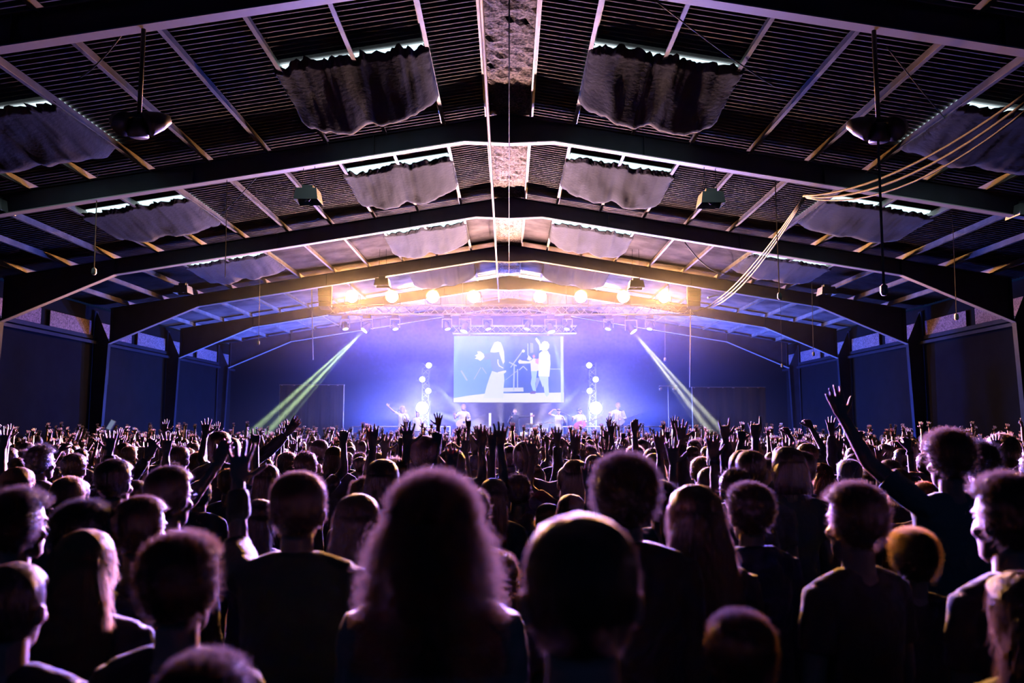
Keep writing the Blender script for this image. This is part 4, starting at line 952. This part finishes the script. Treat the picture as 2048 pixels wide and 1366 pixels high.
who(45, 987, 92, 'man near the left edge with short curls and face turned right', .185, kind='tee', color='black', hk='curlycap', hc='dark', seed=18, yaw=-30, **H)
who(172, 1008, 96, 'man with dark spiky hair lit violet at its right side, near the left edge', .182, kind='tee', color='navy', hk='messy', hc='black', seed=19, yaw=-25, **H)
who(343, 935, 80, 'man in glasses and a dark jacket with a grey hood behind him', .176, kind='hoodie', color='black', hk='short', hc='dark', seed=20, yaw=-22, wide=1.08, **H)
who(1822, 1067, 70, 'short person with cropped fair hair glowing yellow, right of centre', .172, kind='tee', color='black', hk='curlycap', hc='fair', seed=21, **H)
who(1478, 1232, 118, 'very short person with a dim head low among the nearest row', .185, kind='tee', color='black', hk='messy', hc='brown', seed=22, **H)
who(30, 1122, 120, 'person with smooth dark hair at the left edge, faint blue rim', .172, kind='tee', color='black', hk='sleek', hc='dark', seed=23, **H)
who(2044, 1150, 150, 'person with wavy hair lit violet, cut by the right edge', .215, kind='tee', color='olive', hk='wavy', hc='brown', seed=24, **H)
H = dict(strands=900, fine=False)
# ---- second and third rows
who(140, 955, 58, 'man with short fair hair behind the spiky-haired man on the left', kind='tee', color='grey', hk='short', hc='fair', **H)
who(232, 920, 62, 'man in a grey t-shirt stretching his right arm up towards the stage', ra='lean', kind='tee', color='grey', hk='short', hc='dark', yaw=-12, **H)
who(38, 935, 60, 'woman with shoulder-length fair hair near the left edge', .2, kind='tee', color='black', hk='bob', hc='fair', yaw=-14, **H)
who(85, 893, 50, 'person in a dark knit hat-like mop of black hair, blue light on the right cheek', .2, kind='jacket', color='black', hk='curlycap', hc='black', yaw=-30, **H)
who(150, 908, 44, 'person in a black jacket thrusting the right arm up on the far left', .18, ra='lean', kind='jacket', color='black', hk='short', hc='dark', **H)
who(397, 905, 34, 'fair-haired person with a red scarf-like top on the left', .18, kind='hoodie', color='red', hk='short', hc='fair', **H)
who(402, 962, 40, 'person in a grey hooded top behind the man in glasses', .175, kind='hoodie', color='grey', hk='short', hc='grey', **H)
who(442, 885, 38, 'tall dark-haired man in a pale grey jacket left of the raised sleeve', .176, kind='jacket', color='grey', hk='short', hc='black', wide=1.08, **H)
who(359, 893, 38, 'man with tidy brown hair on the left, ear lit orange', .176, kind='tee', color='charcoal', hk='short', hc='brown', **H)
who(330, 1000, 40, 'person with brown hair almost hidden by the man in glasses', .18, kind='tee', color='black', hk='messy', hc='brown', **H)
who(535, 930, 50, 'woman with long brown hair left of the jacketed man', .2, kind='jacket', color='black', hk='long', hc='brown', **H)
who(575, 905, 36, 'person with orange-rimmed short hair behind the jacketed man', .176, kind='tee', color='charcoal', hk='short', hc='fair', **H)
who(520, 1000, 70, 'woman with long dark hair hidden behind the raised sleeve, blue rim', .21, kind='tee', color='navy', hk='long', hc='black', **H)
who(640, 880, 32, 'man with dark hair in line with the left wing screen', .176, kind='tee', color='black', hk='short', hc='dark', **H)
who(632, 925, 28, 'woman with a fair bun left of the two women under the tower', .176, kind='tee', color='teal', hk='bun', hc='fair', **H)
who(668, 893, 36, 'woman with fair shoulder-length hair under the left guard rail', .2, kind='jacket', color='black', hk='bob', hc='fair', wide=1.1, **H)
who(730, 958, 54, 'man with thick brown hair edged in gold, left of the curly-haired woman', .182, kind='hoodie', color='navy', hk='messy', hc='brown', **H)
who(746, 937, 44, 'woman with dark wavy hair, violet rim, under the left tower', .2, kind='tee', color='black', hk='bob', hc='dark', **H)
who(795, 928, 46, 'woman with long brown hair bathed in blue light left of centre', .205, kind='tee', color='navy', hk='long', hc='brown', **H)
who(843, 887, 32, 'man with dark hair against the brightest blue glow', .176, kind='tee', color='black', hk='short', hc='dark', **H)
who(942, 980, 72, 'man with sparkling violet-lit hair just behind the curly-haired woman', .19, kind='tee', color='black', hk='messy', hc='dark', **H)
who(987, 958, 56, 'woman with long straight hair reaching her left arm up, green top', .20, la='fore', kind='tee', color='sage', hk='long', hc='brown', **H)
who(1071, 933, 38, 'person in a green hooded top with a bun of fair hair and right arm raised', .176, ra='up', kind='hoodie', color='olive', hk='bun', hc='fair', wide=1.05, **H)
who(1116, 873, 37, 'man with a neat dark head right below the screen', .172, kind='tee', color='black', hk='crop', hc='dark', **H)
who(945, 915, 38, 'man with short dark hair under the left half of the screen', .176, kind='tee', color='navy', hk='short', hc='dark', **H)
who(1021, 893, 33, 'man with short hair left of the green hooded person', .176, kind='jacket', color='black', hk='short', hc='dark', **H)
who(1046, 903, 27, 'smaller person with brown hair left of the green hooded person', .176, kind='tee', color='navy', hk='short', hc='brown', **H)
who(1142, 990, 56, 'woman with smooth hair and violet rim right behind the nearest woman', .19, kind='tee', color='black', hk='long', hc='brown', **H)
who(1096, 1008, 54, 'woman with long gold-rimmed hair left behind the nearest woman', .205, kind='tee', color='teal', hk='long', hc='fair', **H)
who(1322, 970, 66, 'person with curly dark hair between the mop-haired man and the wavy-haired woman', .195, kind='tee', color='black', hk='curlycap', hc='black', **H)
who(1270, 893, 34, 'woman with violet-lit hair above the mop-haired man', .19, kind='tee', color='navy', hk='messy', hc='fair', **H)
who(1283, 877, 26, 'small round dark head below the right guard rail', .172, kind='tee', color='black', hk='crop', hc='dark', **H)
who(1305, 898, 38, 'woman with pale wavy hair right of the mop-haired man', .2, kind='tee', color='navy', hk='wavy', hc='fair', **H)
who(1403, 915, 42, 'man raising his right hand with a dark wristband, yellow-lit hair', .176, ra='bentfar', kind='tee', color='black', hk='short', hc='fair', **H)
who(1500, 898, 58, 'man with cropped hair in front of the pointing hand', .166, kind='tee', color='charcoal', hk='crop', hc='brown', wide=1.06, **H)
who(1560, 915, 34, 'woman with dark hair right of the pointing man, arm raised', .19, la='bentfar', kind='tee', color='black', hk='tail', hc='dark', **H)
who(1641, 928, 46, 'woman with long ginger hair right of the pointing man', .205, kind='jacket', color='black', hk='wavy', hc='red', **H)
who(1634, 898, 38, 'woman with long grey-violet hair behind the ginger woman', .205, kind='tee', color='black', hk='long', hc='grey', **H)
who(1697, 920, 44, 'man with silver-lit short hair above the tousled man', .176, kind='tee', color='charcoal', hk='short', hc='grey', **H)
who(1742, 925, 42, 'woman with long hair in a pale green t-shirt', .20, kind='tee', color='sage', hk='tail', hc='brown', wide=1.1, **H)
who(1795, 938, 46, 'woman with fair hair in a black t-shirt, hand at her hair', .2, kind='tee', color='black', hk='bob', hc='fair', ra='head', **H)
who(1848, 965, 46, 'person holding one hand up just in front of the big man', .18, la='bentlow', kind='tee', color='maroon', hk='short', hc='red', **H)
who(1958, 887, 62, 'person with thick black hair beside the big man', .19, kind='tee', color='black', hk='curlycap', hc='black', **H)
who(2003, 880, 46, 'person with a frizz of fair curls near the right edge', .22, kind='tee', color='charcoal', hk='afro', hc='fair', **H)
who(1600, 955, 44, 'man in a black hoodie right of the stud-eared man', .176, kind='hoodie', color='black', hk='short', hc='black', **H)
# ---- people found by their raised hand
def hand_tip(s, spec):
    S, E, W, h, hp, fc = arm_joints(s, ARMS[spec]); return W+h*.17
def hands_at(u, v, Y, pose, side, label, other='down', **kw):
    q = P(u, v, Y); tp = hand_tip(1 if side == 'R' else -1, pose); s = min(1.1, max(.86, q.z/tp.z))
    loc = Vector((q.x-tp.x*s, Y-tp.y*s, 0)); PLACED.append((loc.x, loc.y, .34))
    la, ra = (pose, other) if side == 'L' else (other, pose)
    t = person(loc, s, label, la=la, ra=ra, **{**dict(strands=350), **kw}); extras(t, label, la, ra); return t
B = 'bentfar'; C = 'bent'
for a in [
    (745, 845, 6.0, C, 'L', 'dark figure with both arms up left of the waving singer', C, 'black', 'short'),
    (815, 840, 5.6, B, 'L', 'dark figure with spread hands raised right in front of the waving singer', B, 'navy', 'short'),
    (875, 848, 5.8, 'claw', 'R', 'figure whose bent hand is raised before the left tower', 'down', 'black', 'messy'),
    (905, 885, 4.9, C, 'R', 'figure with a green sleeve and open hand up under the guitarist', 'down', 'teal', 'bob'),
    (932, 862, 6.2, B, 'R', 'dark figure with hands up under the acoustic guitarist', B, 'black', 'short'),
    (985, 850, 5.6, 'up', 'L', 'figure leaning a long bare arm up below the man with the microphone', 'down', 'charcoal', 'messy'),
    (1062, 868, 6.0, B, 'L', 'figure with violet-lit arms up below the drum kit', 'down', 'maroon', 'wavy'),
    (1151, 858, 6.4, C, 'R', 'dark sleeved figure with a spread hand below the dark-haired player', C, 'black', 'short'),
    (1176, 920, 4.6, C, 'L', 'figure with a raised bare hand behind the nearest woman', 'down', 'teal', 'tail'),
    (1215, 880, 6.0, B, 'R', 'figure with both hands up left below the guitarist in white', B, 'navy', 'short'),
    (1222, 838, 8.0, 'up', 'R', 'figure holding one tall hand below the guitarist in white', 'down', 'navy', 'short'),
    (1268, 833, 8.0, 'high', 'L', 'figure with a slim hand raised high beside the right guard rail', 'down', 'black', 'bob'),
    (1318, 858, 6.2, C, 'L', 'figure with four clear fingers spread below the right rail', 'down', 'charcoal', 'short'),
    (1345, 872, 4.8, B, 'L', 'figure with a big dark spread hand right of the right rail', 'down', 'black', 'messy'),
    (1362, 836, 5.8, 'up', 'L', 'black-sleeved figure with a widely splayed reddish hand', 'down', 'black', 'short'),
    (1425, 862, 5.2, C, 'L', 'figure with an open hand and black wristband left of the horned hand', 'down', 'grey', 'bob'),
    (1448, 830, 5.6, 'rock', 'L', 'black-sleeved figure making a horned hand sign', 'down', 'black', 'short'),
    (1511, 826, 5.6, 'pointlow', 'L', 'figure pointing one finger straight up, bare arm, above the crop-haired man', 'down', 'charcoal', 'short'),
    (1484, 848, 6.6, 'curl', 'L', 'figure with a pinched hand between the horned hand and the pointing man', 'down', 'white', 'short'),
    (1578, 872, 5.6, C, 'R', 'figure with a bare bent arm right of the pointing man', 'down', 'sage', 'long'),
    (1608, 828, 8.5, 'curl', 'R', 'figure with a thin arm and curled hand against the dark wall', 'down', 'tan', 'curlycap'),
    (1566, 845, 9.5, 'curl', 'R', 'figure with a small curled hand just right of the pointing finger', 'down', 'tan', 'bob'),
    (1661, 830, 7.5, 'up', 'L', 'black-sleeved figure with a flat hand left of the big reaching arm', 'down', 'black', 'short'),
    (1678, 866, 7.5, C, 'R', 'figure with an open hand just left of the big reaching arm', 'down', 'black', 'short'),
    (1812, 862, 6.8, 'claw', 'R', 'figure with a violet-lit hand and wristband left of the big man', 'down', 'white', 'short'),
    (1985, 862, 9.0, 'curl', 'R', 'figure with a thin raised arm over the frizzy-haired person', 'down', 'grey', 'short'),
    (600, 832, 7.5, 'diag', 'R', 'black-sleeved figure stretching an arm up towards the left beam', 'down', 'black', 'short'),
    (512, 852, 6.5, 'point', 'R', 'figure pointing up above the woman with long brown hair', 'down', 'grey', 'short'),
    (690, 848, 7.0, 'claw', 'R', 'figure with a raised hand left of the left guard rail', 'down', 'charcoal', 'messy'),
    (560, 855, 8.0, C, 'R', 'figure with an open hand left of the black stretching arm', B, 'grey', 'bob'),
    (10, 850, 6.0, B, 'R', 'figure with a violet-lit open hand at the left edge', 'down', 'white', 'short'),
    (222, 856, 5.4, 'up', 'R', 'black-sleeved figure holding up a phone on the left', 'down', 'black', 'short'),
    (335, 862, 5.6, 'up', 'R', 'figure in a grey t-shirt whose long arm rises left of the tidy-haired man', 'down', 'grey', 'short'),
]:
    u, v, Y, ps_, sd, lb, oth, colr, hk_ = a
    kd = 'jacket' if 'sleeve' in lb else 'tee'
    hands_at(u, v, Y, ps_, sd, lb, other=oth, color=colr, hk=hk_, kind=kd, hc=random.choice(['dark', 'brown', 'dark', 'fair']), seed=2)
q = P(222, 850, 5.35); ph = MB().box((0, 0, 0), (.035, .006, .07), Euler((R(-10), R(25), 0)).to_matrix()).build('phone', M['black'], None, loc=q); tag(ph, 'phone held up in the raised hand on the left', 'phone')
sc2 = MB().add([tuple(Euler((R(-10), R(25), 0)).to_matrix() @ Vector(c_)) for c_ in ((-.015, -.004, -.032), (.015, -.004, -.032), (.015, -.004, .032), (-.015, -.004, .032))], [(0, 1, 2, 3)]).build('phone_screen', emis('phone_glow', (.5, .6, 1), .35), ph)

# ---- the rest of the crowd, ranks behind ranks
rnd = random.Random(11); N_IN = 300-sum(1 for o in bpy.data.objects if o.name.startswith('person') and o.type == 'EMPTY')-8
HK = [('short', 'dark'), ('short', 'brown'), ('short', 'fair'), ('messy', 'dark'), ('messy', 'brown'), ('bob', 'fair'), ('long', 'brown'), ('long', 'dark'), ('tail', 'brown'), ('bun', 'dark'), ('wavy', 'brown'), ('crop', 'dark'), ('curlycap', 'dark')]
POSES = [('down', 'down')]*4+[('bent', 'bent'), ('bentfar', 'bentfar'), ('bentfar', 'down'), ('down', 'bentfar'), ('bent', 'down'), ('down', 'bent'), ('down', 'claw'), ('bentlow', 'bentlow'), ('up', 'down'), ('curl', 'down'), ('down', 'point'), ('down', 'up')]
CLS = ['black']*4+['navy', 'charcoal', 'grey', 'olive', 'white', 'maroon', 'sage', 'cream']
ARMW = {'down': 'arms down'}
def zone(x, y):
    u = CX+x/y*F
    z = 'far left' if u < 330 else 'left of stage' if u < 700 else 'below left lights' if u < 900 else 'below the screen' if u < 1135 else 'below right lights' if u < 1400 else 'right of stage' if u < 1720 else 'far right'
    return z, ('nearer ranks' if y < 7.5 else 'middle ranks')
spots = []; y = 3.4; row = 0
while y < 27.5:
    x = -.69*y-.4+rnd.random()*.5
    while x < .69*y+.4:
        px, py = x+rnd.uniform(-.13, .13), y+rnd.uniform(-.2, .2)
        if abs(px) < 13.9 and all((px-a)**2+((py-b)*.8)**2 > (r+.17)**2 for a, b, r in PLACED): spots.append((px, py))
        x += .60
    y += .66 if y < 12 else .78; row += 1
spots.sort(key=lambda p: p[1])
near = spots[:N_IN]; far = spots[N_IN:]
hn = {'short': 'short', 'messy': 'tousled', 'bob': 'chin-length', 'long': 'long', 'tail': 'tied-back', 'bun': 'bun-tied', 'wavy': 'wavy', 'crop': 'cropped', 'curlycap': 'curly'}
kn = {'tee': 't-shirt', 'hoodie': 'hooded top', 'jacket': 'jacket'}
used = set()
for px, py in near:
    for _ in range(60):
        hk_, hc_ = rnd.choice(HK); la, ra = rnd.choice(POSES if py > 4.6 else POSES[:4]); cl = rnd.choice(CLS); kd = rnd.choice(['tee', 'tee', 'hoodie', 'jacket']) if (la, ra) == ('down', 'down') else 'tee'
        z, dz = zone(px, py); s = rnd.uniform(.87, .99) if py > 4.6 else rnd.uniform(.80, .88)
        arms = 'arms down' if la == ra == 'down' else ('both hands raised' if la != 'down' and ra != 'down' else ('left' if la != 'down' else 'right')+' hand raised')
        lb = f'person in {cl} {kn[kd]}, {hn[hk_]} {hc_} hair, {arms}, {z}, {dz}'
        if lb not in used: break
    used.add(lb)
    person((px, py, 0), s, lb, la, ra, kd, cl, hk_, hc_, rnd.choice([0, 0, 0, 1, 1, 2]), rnd.uniform(-14, 14)-math.degrees(math.atan2(-px, 33-py)), 1.0, 'people in the '+dz+' of the crowd, '+z, 350 if py > 5 else 900, False, 1)
# the farthest ranks, past three hundred people: one mass
def lo_figure(la, ra, hairm):
    g = MB()
    g.sweep([(0, 0, .85), (0, 0, 1.1), (0, 0, 1.33), (0, 0, 1.43), (0, 0, 1.47)], [(.17, .11), (.15, .10), (.19, .11), (.13, .08), (.06, .05)], 8, side=(1, 0, 0), m=1)
    g.sweep([(0, 0, 1.44), (0, 0, 1.54)], [.052, .05], 6, m=0, caps=False)
    g.ell((0, .008, HZ+.11), (.074, .095, .12), 10, 7, m=0)
    g.ell((0, -.014, HZ+.138), (.084, .100, .112), 10, 7, m=2)
    if hairm == 'long': g.sweep([(0, -.07, HZ+.15), (0, -.085, HZ), (0, -.09, 1.30)], [(.085, .05), (.10, .05), (.09, .03)], 8, side=(1, 0, 0), m=2)
    for s in (-1, 1): g.sweep([(s*.09, 0, .9), (s*.1, .01, .5), (s*.11, 0, .04)], [.09, .06, .045], 6, m=3)
    for s, nm in ((-1, la), (1, ra)):
        S, E, W, h, hp, fc = arm_joints(s, ARMS[nm]); 
        g.sweep([S, S.lerp(E, .6)], [.062, .055], 6, m=1); g.sweep([S.lerp(E, .5), E, W], [.042, .040, .026], 6, m=0)
        y = (fc-h*fc.dot(h)).normalized(); x = y.cross(h)*(-1 if s > 0 else 1)
        g.sweep([W, W+h*.045, W+h*.09], [(.024, .016), (.038, .015), (.036, .012)], 6, side=x, m=0)
        for k in range(4):
            a = (1.5-k)*.16 if nm != 'down' else 0; b0 = W+h*.085+x*(.028-.019*k); d = (h*math.cos(a)+x*math.sin(a)+y*(.1 if nm != 'down' else .4)).normalized()
            g.sweep([b0, b0+d*.045, b0+d*(.076 if k < 3 else .06)], [.0095, .009, .006], 4, m=0)
        t0 = W+h*.03+x*.028; g.sweep([t0, t0+(x*.8+h*.6).normalized()*.055], [.013, .009], 4, m=0)
    return np.array(g.v), g.f, g.m
LO = [lo_figure(la, ra, hm) for la, ra, hm in (('down', 'down', 's'), ('bentlow', 'down', 's'), ('down', 'bentlow', 'long'), ('down', 'down', 's'), ('down', 'down', 'long'), ('bentfar', 'bentfar', 's'), ('bent', 'down', 's'), ('down', 'bentfar', 'long'), ('bent', 'bent', 's'), ('up', 'down', 's'), ('down', 'up', 's'), ('curl', 'down', 'long'), ('upwide', 'upwide', 's'))]
mats = [SKIN[0], SKIN[1], CL['black'], CL['navy'], CL['charcoal'], CL['grey'], CL['cream'], HAIR['dark'], HAIR['brown'], HAIR['fair'], CL['denim']]
V = []; FF = []; MM = []; off = 0
for px, py in far:
    co, fs, ms = rnd.choice(LO); s = rnd.uniform(.84, .96); an = rnd.uniform(-.3, .3)-math.atan2(px, 33-py)*-0; c, sn = math.cos(an), math.sin(an)
    r_ = np.array([[c, sn, 0], [-sn, c, 0], [0, 0, 1]]); V.append((co*s) @ r_+np.array([px, py, 0]))
    mp = {0: rnd.choice([0, 0, 1]), 1: rnd.choice([2, 2, 3, 4, 5, 6]), 2: rnd.choice([7, 7, 8, 9]), 3: 10}
    FF += [tuple(i+off for i in f) for f in fs]; MM += [mp[m_] for m_ in ms]; off += len(co)
me = bpy.data.meshes.new('far_crowd'); me.from_pydata([tuple(v) for v in np.concatenate(V)], [], FF)
for m_ in mats: me.materials.append(m_)
me.polygons.foreach_set('material_index', MM); me.polygons.foreach_set('use_smooth', [True]*len(FF))
me.update(); link(bpy.data.objects.new('far_crowd', me))
fo = bpy.data.objects['far_crowd']; tag(fo, 'dense far ranks of the crowd in front of the stage, many hands raised', 'crowd', kind='stuff')

# ---- the band on the stage, facing the hall
def performer(u, vtop, label, Y=31.9, s=None, yaw=180, **kw):
    q = P(u, vtop, Y); s = (q.z-SZ)/TOPH if s is None else s; s = min(1.12, max(.85, s))
    return person((q.x, Y, SZ), s, label, yaw=yaw, strands=300, **kw)
performer(805, 813, 'singer on the stage left waving one arm, wild pale hair', ra='diag', la='mic', kind='tee', color='white', hk='curly', hc='fair')
performer(835, 826, 'second singer beside the waving singer, behind the raised hands', la='mic', kind='tee', color='white', hk='long', hc='brown', Y=32.4)
gt = performer(927, 808, 'guitarist in pale clothes playing an acoustic guitar', Y=31.9, la='strum', ra='fret', kind='tee', color='cream', hk='long', hc='fair')
mc = performer(1030, 817, 'man in a navy jacket singing into a microphone, one arm stretched out', Y=31.5, ra='mic', la='side', kind='jacket', color='navy', hk='crop', hc='brown')
performer(1117, 817, 'woman in white with one arm bent over her head', Y=31.9, ra='head', la='mic', kind='tee', color='white', hk='tail', hc='fair')
g2 = performer(1160, 816, 'dark-haired player in white with a red guitar', Y=32.3, la='strum', ra='fret', kind='tee', color='white', hk='bob', hc='black')
g3 = performer(1236, 805, 'guitarist in a loose white shirt on the right of the stage', Y=31.9, la='strum', ra='fret', kind='cream', color='white', hk='short', hc='fair', wide=1.08)
def guitar(ref, dz, label, body, k=1.0, neck=-1, acoustic=True):
    p = ref.location; t = empty('guitar', (p.x, p.y-.19, p.z+1.05*ref.scale.x+dz)); t.rotation_euler = (0, R(20*neck), 0); tag(t, label, 'guitar')
    m_ = mat('guitar_body', body, .35); out = []
    for i in range(32):
        a = 2*math.pi*i/32; r = .20+.035*math.cos(2*a)-.02*math.cos(a); out.append((r*math.cos(a)*1.15, r*math.sin(a)*.95))
    n = 32; dp = .05 if acoustic else .022
    vs = [(x, -dp, z) for x, z in out]+[(x, dp, z) for x, z in out]
    MB().add(vs, [tuple(range(n)), tuple(range(n, 2*n))[::-1]]+[(i, n+i, n+(i+1) % n, (i+1) % n) for i in range(n)]).build('guitar_body', m_, t)
    MB().box((.52*neck*-1, -dp, 0), (.62, .025, .05)).build('neck', M['steel'], t); MB().box((.88*neck*-1, -dp, 0), (.14, .02, .08)).build('headstock', M['steel'], t)
    if acoustic: MB().disc((.04, -dp-.002, 0), .05, (0, -1, 0)).build('sound_hole', M['black'], t)
    return t
guitar(gt, -.02, 'pale acoustic guitar held by the guitarist under the screen', (.75, .6, .42), neck=-1)
guitar(g2, -.02, 'red electric guitar held by the dark-haired player', (.55, .05, .08), acoustic=False)
guitar(g3, -.02, 'pale electric guitar held by the guitarist in the loose white shirt', (.6, .6, .65), acoustic=False)
p = mc.location; s_ = mc.scale.x
S_, E_, W_, h_, _, _ = arm_joints(1, ARMS['mic']); hw_ = W_+h_*.08
mm = MB().sweep([(0, 0, -.09), (0, 0, .06), (0, 0, .08), (0, 0, .13), (0, 0, .15)], [.012, .015, .024, .026, .012], 10).build('microphone', M['steel'], None, True, loc=(p.x-hw_.x*s_, p.y-hw_.y*s_, p.z+hw_.z*s_)); tag(mm, 'microphone in the hand of the man in the navy jacket', 'microphone')
# stage monitors on the deck
for u, lb in ((860, 'wedge loudspeaker on the deck in front of the waving singer'), (1200, 'wedge loudspeaker on the deck between the two right guitarists')):
    x = P(u, 860, 30.4).x; t = empty('stage_monitor', (x, 30.4, SZ)); tag(t, lb, 'loudspeaker')
    MB().add([(-.25, -.2, 0), (.25, -.2, 0), (.25, .2, 0), (-.25, .2, 0), (-.25, -.2, .34), (.25, -.2, .34), (.25, .1, .12), (-.25, .1, .12)], [(3, 2, 1, 0), (0, 1, 5, 4), (4, 5, 6, 7), (1, 2, 6, 5), (3, 0, 4, 7), (2, 3, 7, 6)]).build('cabinet', M['black'], t)
    MB().add([(-.22, -.16, .315), (.22, -.16, .315), (.22, .08, .14), (-.22, .08, .14)], [(3, 2, 1, 0)]).build('grille', M['steel'], t)
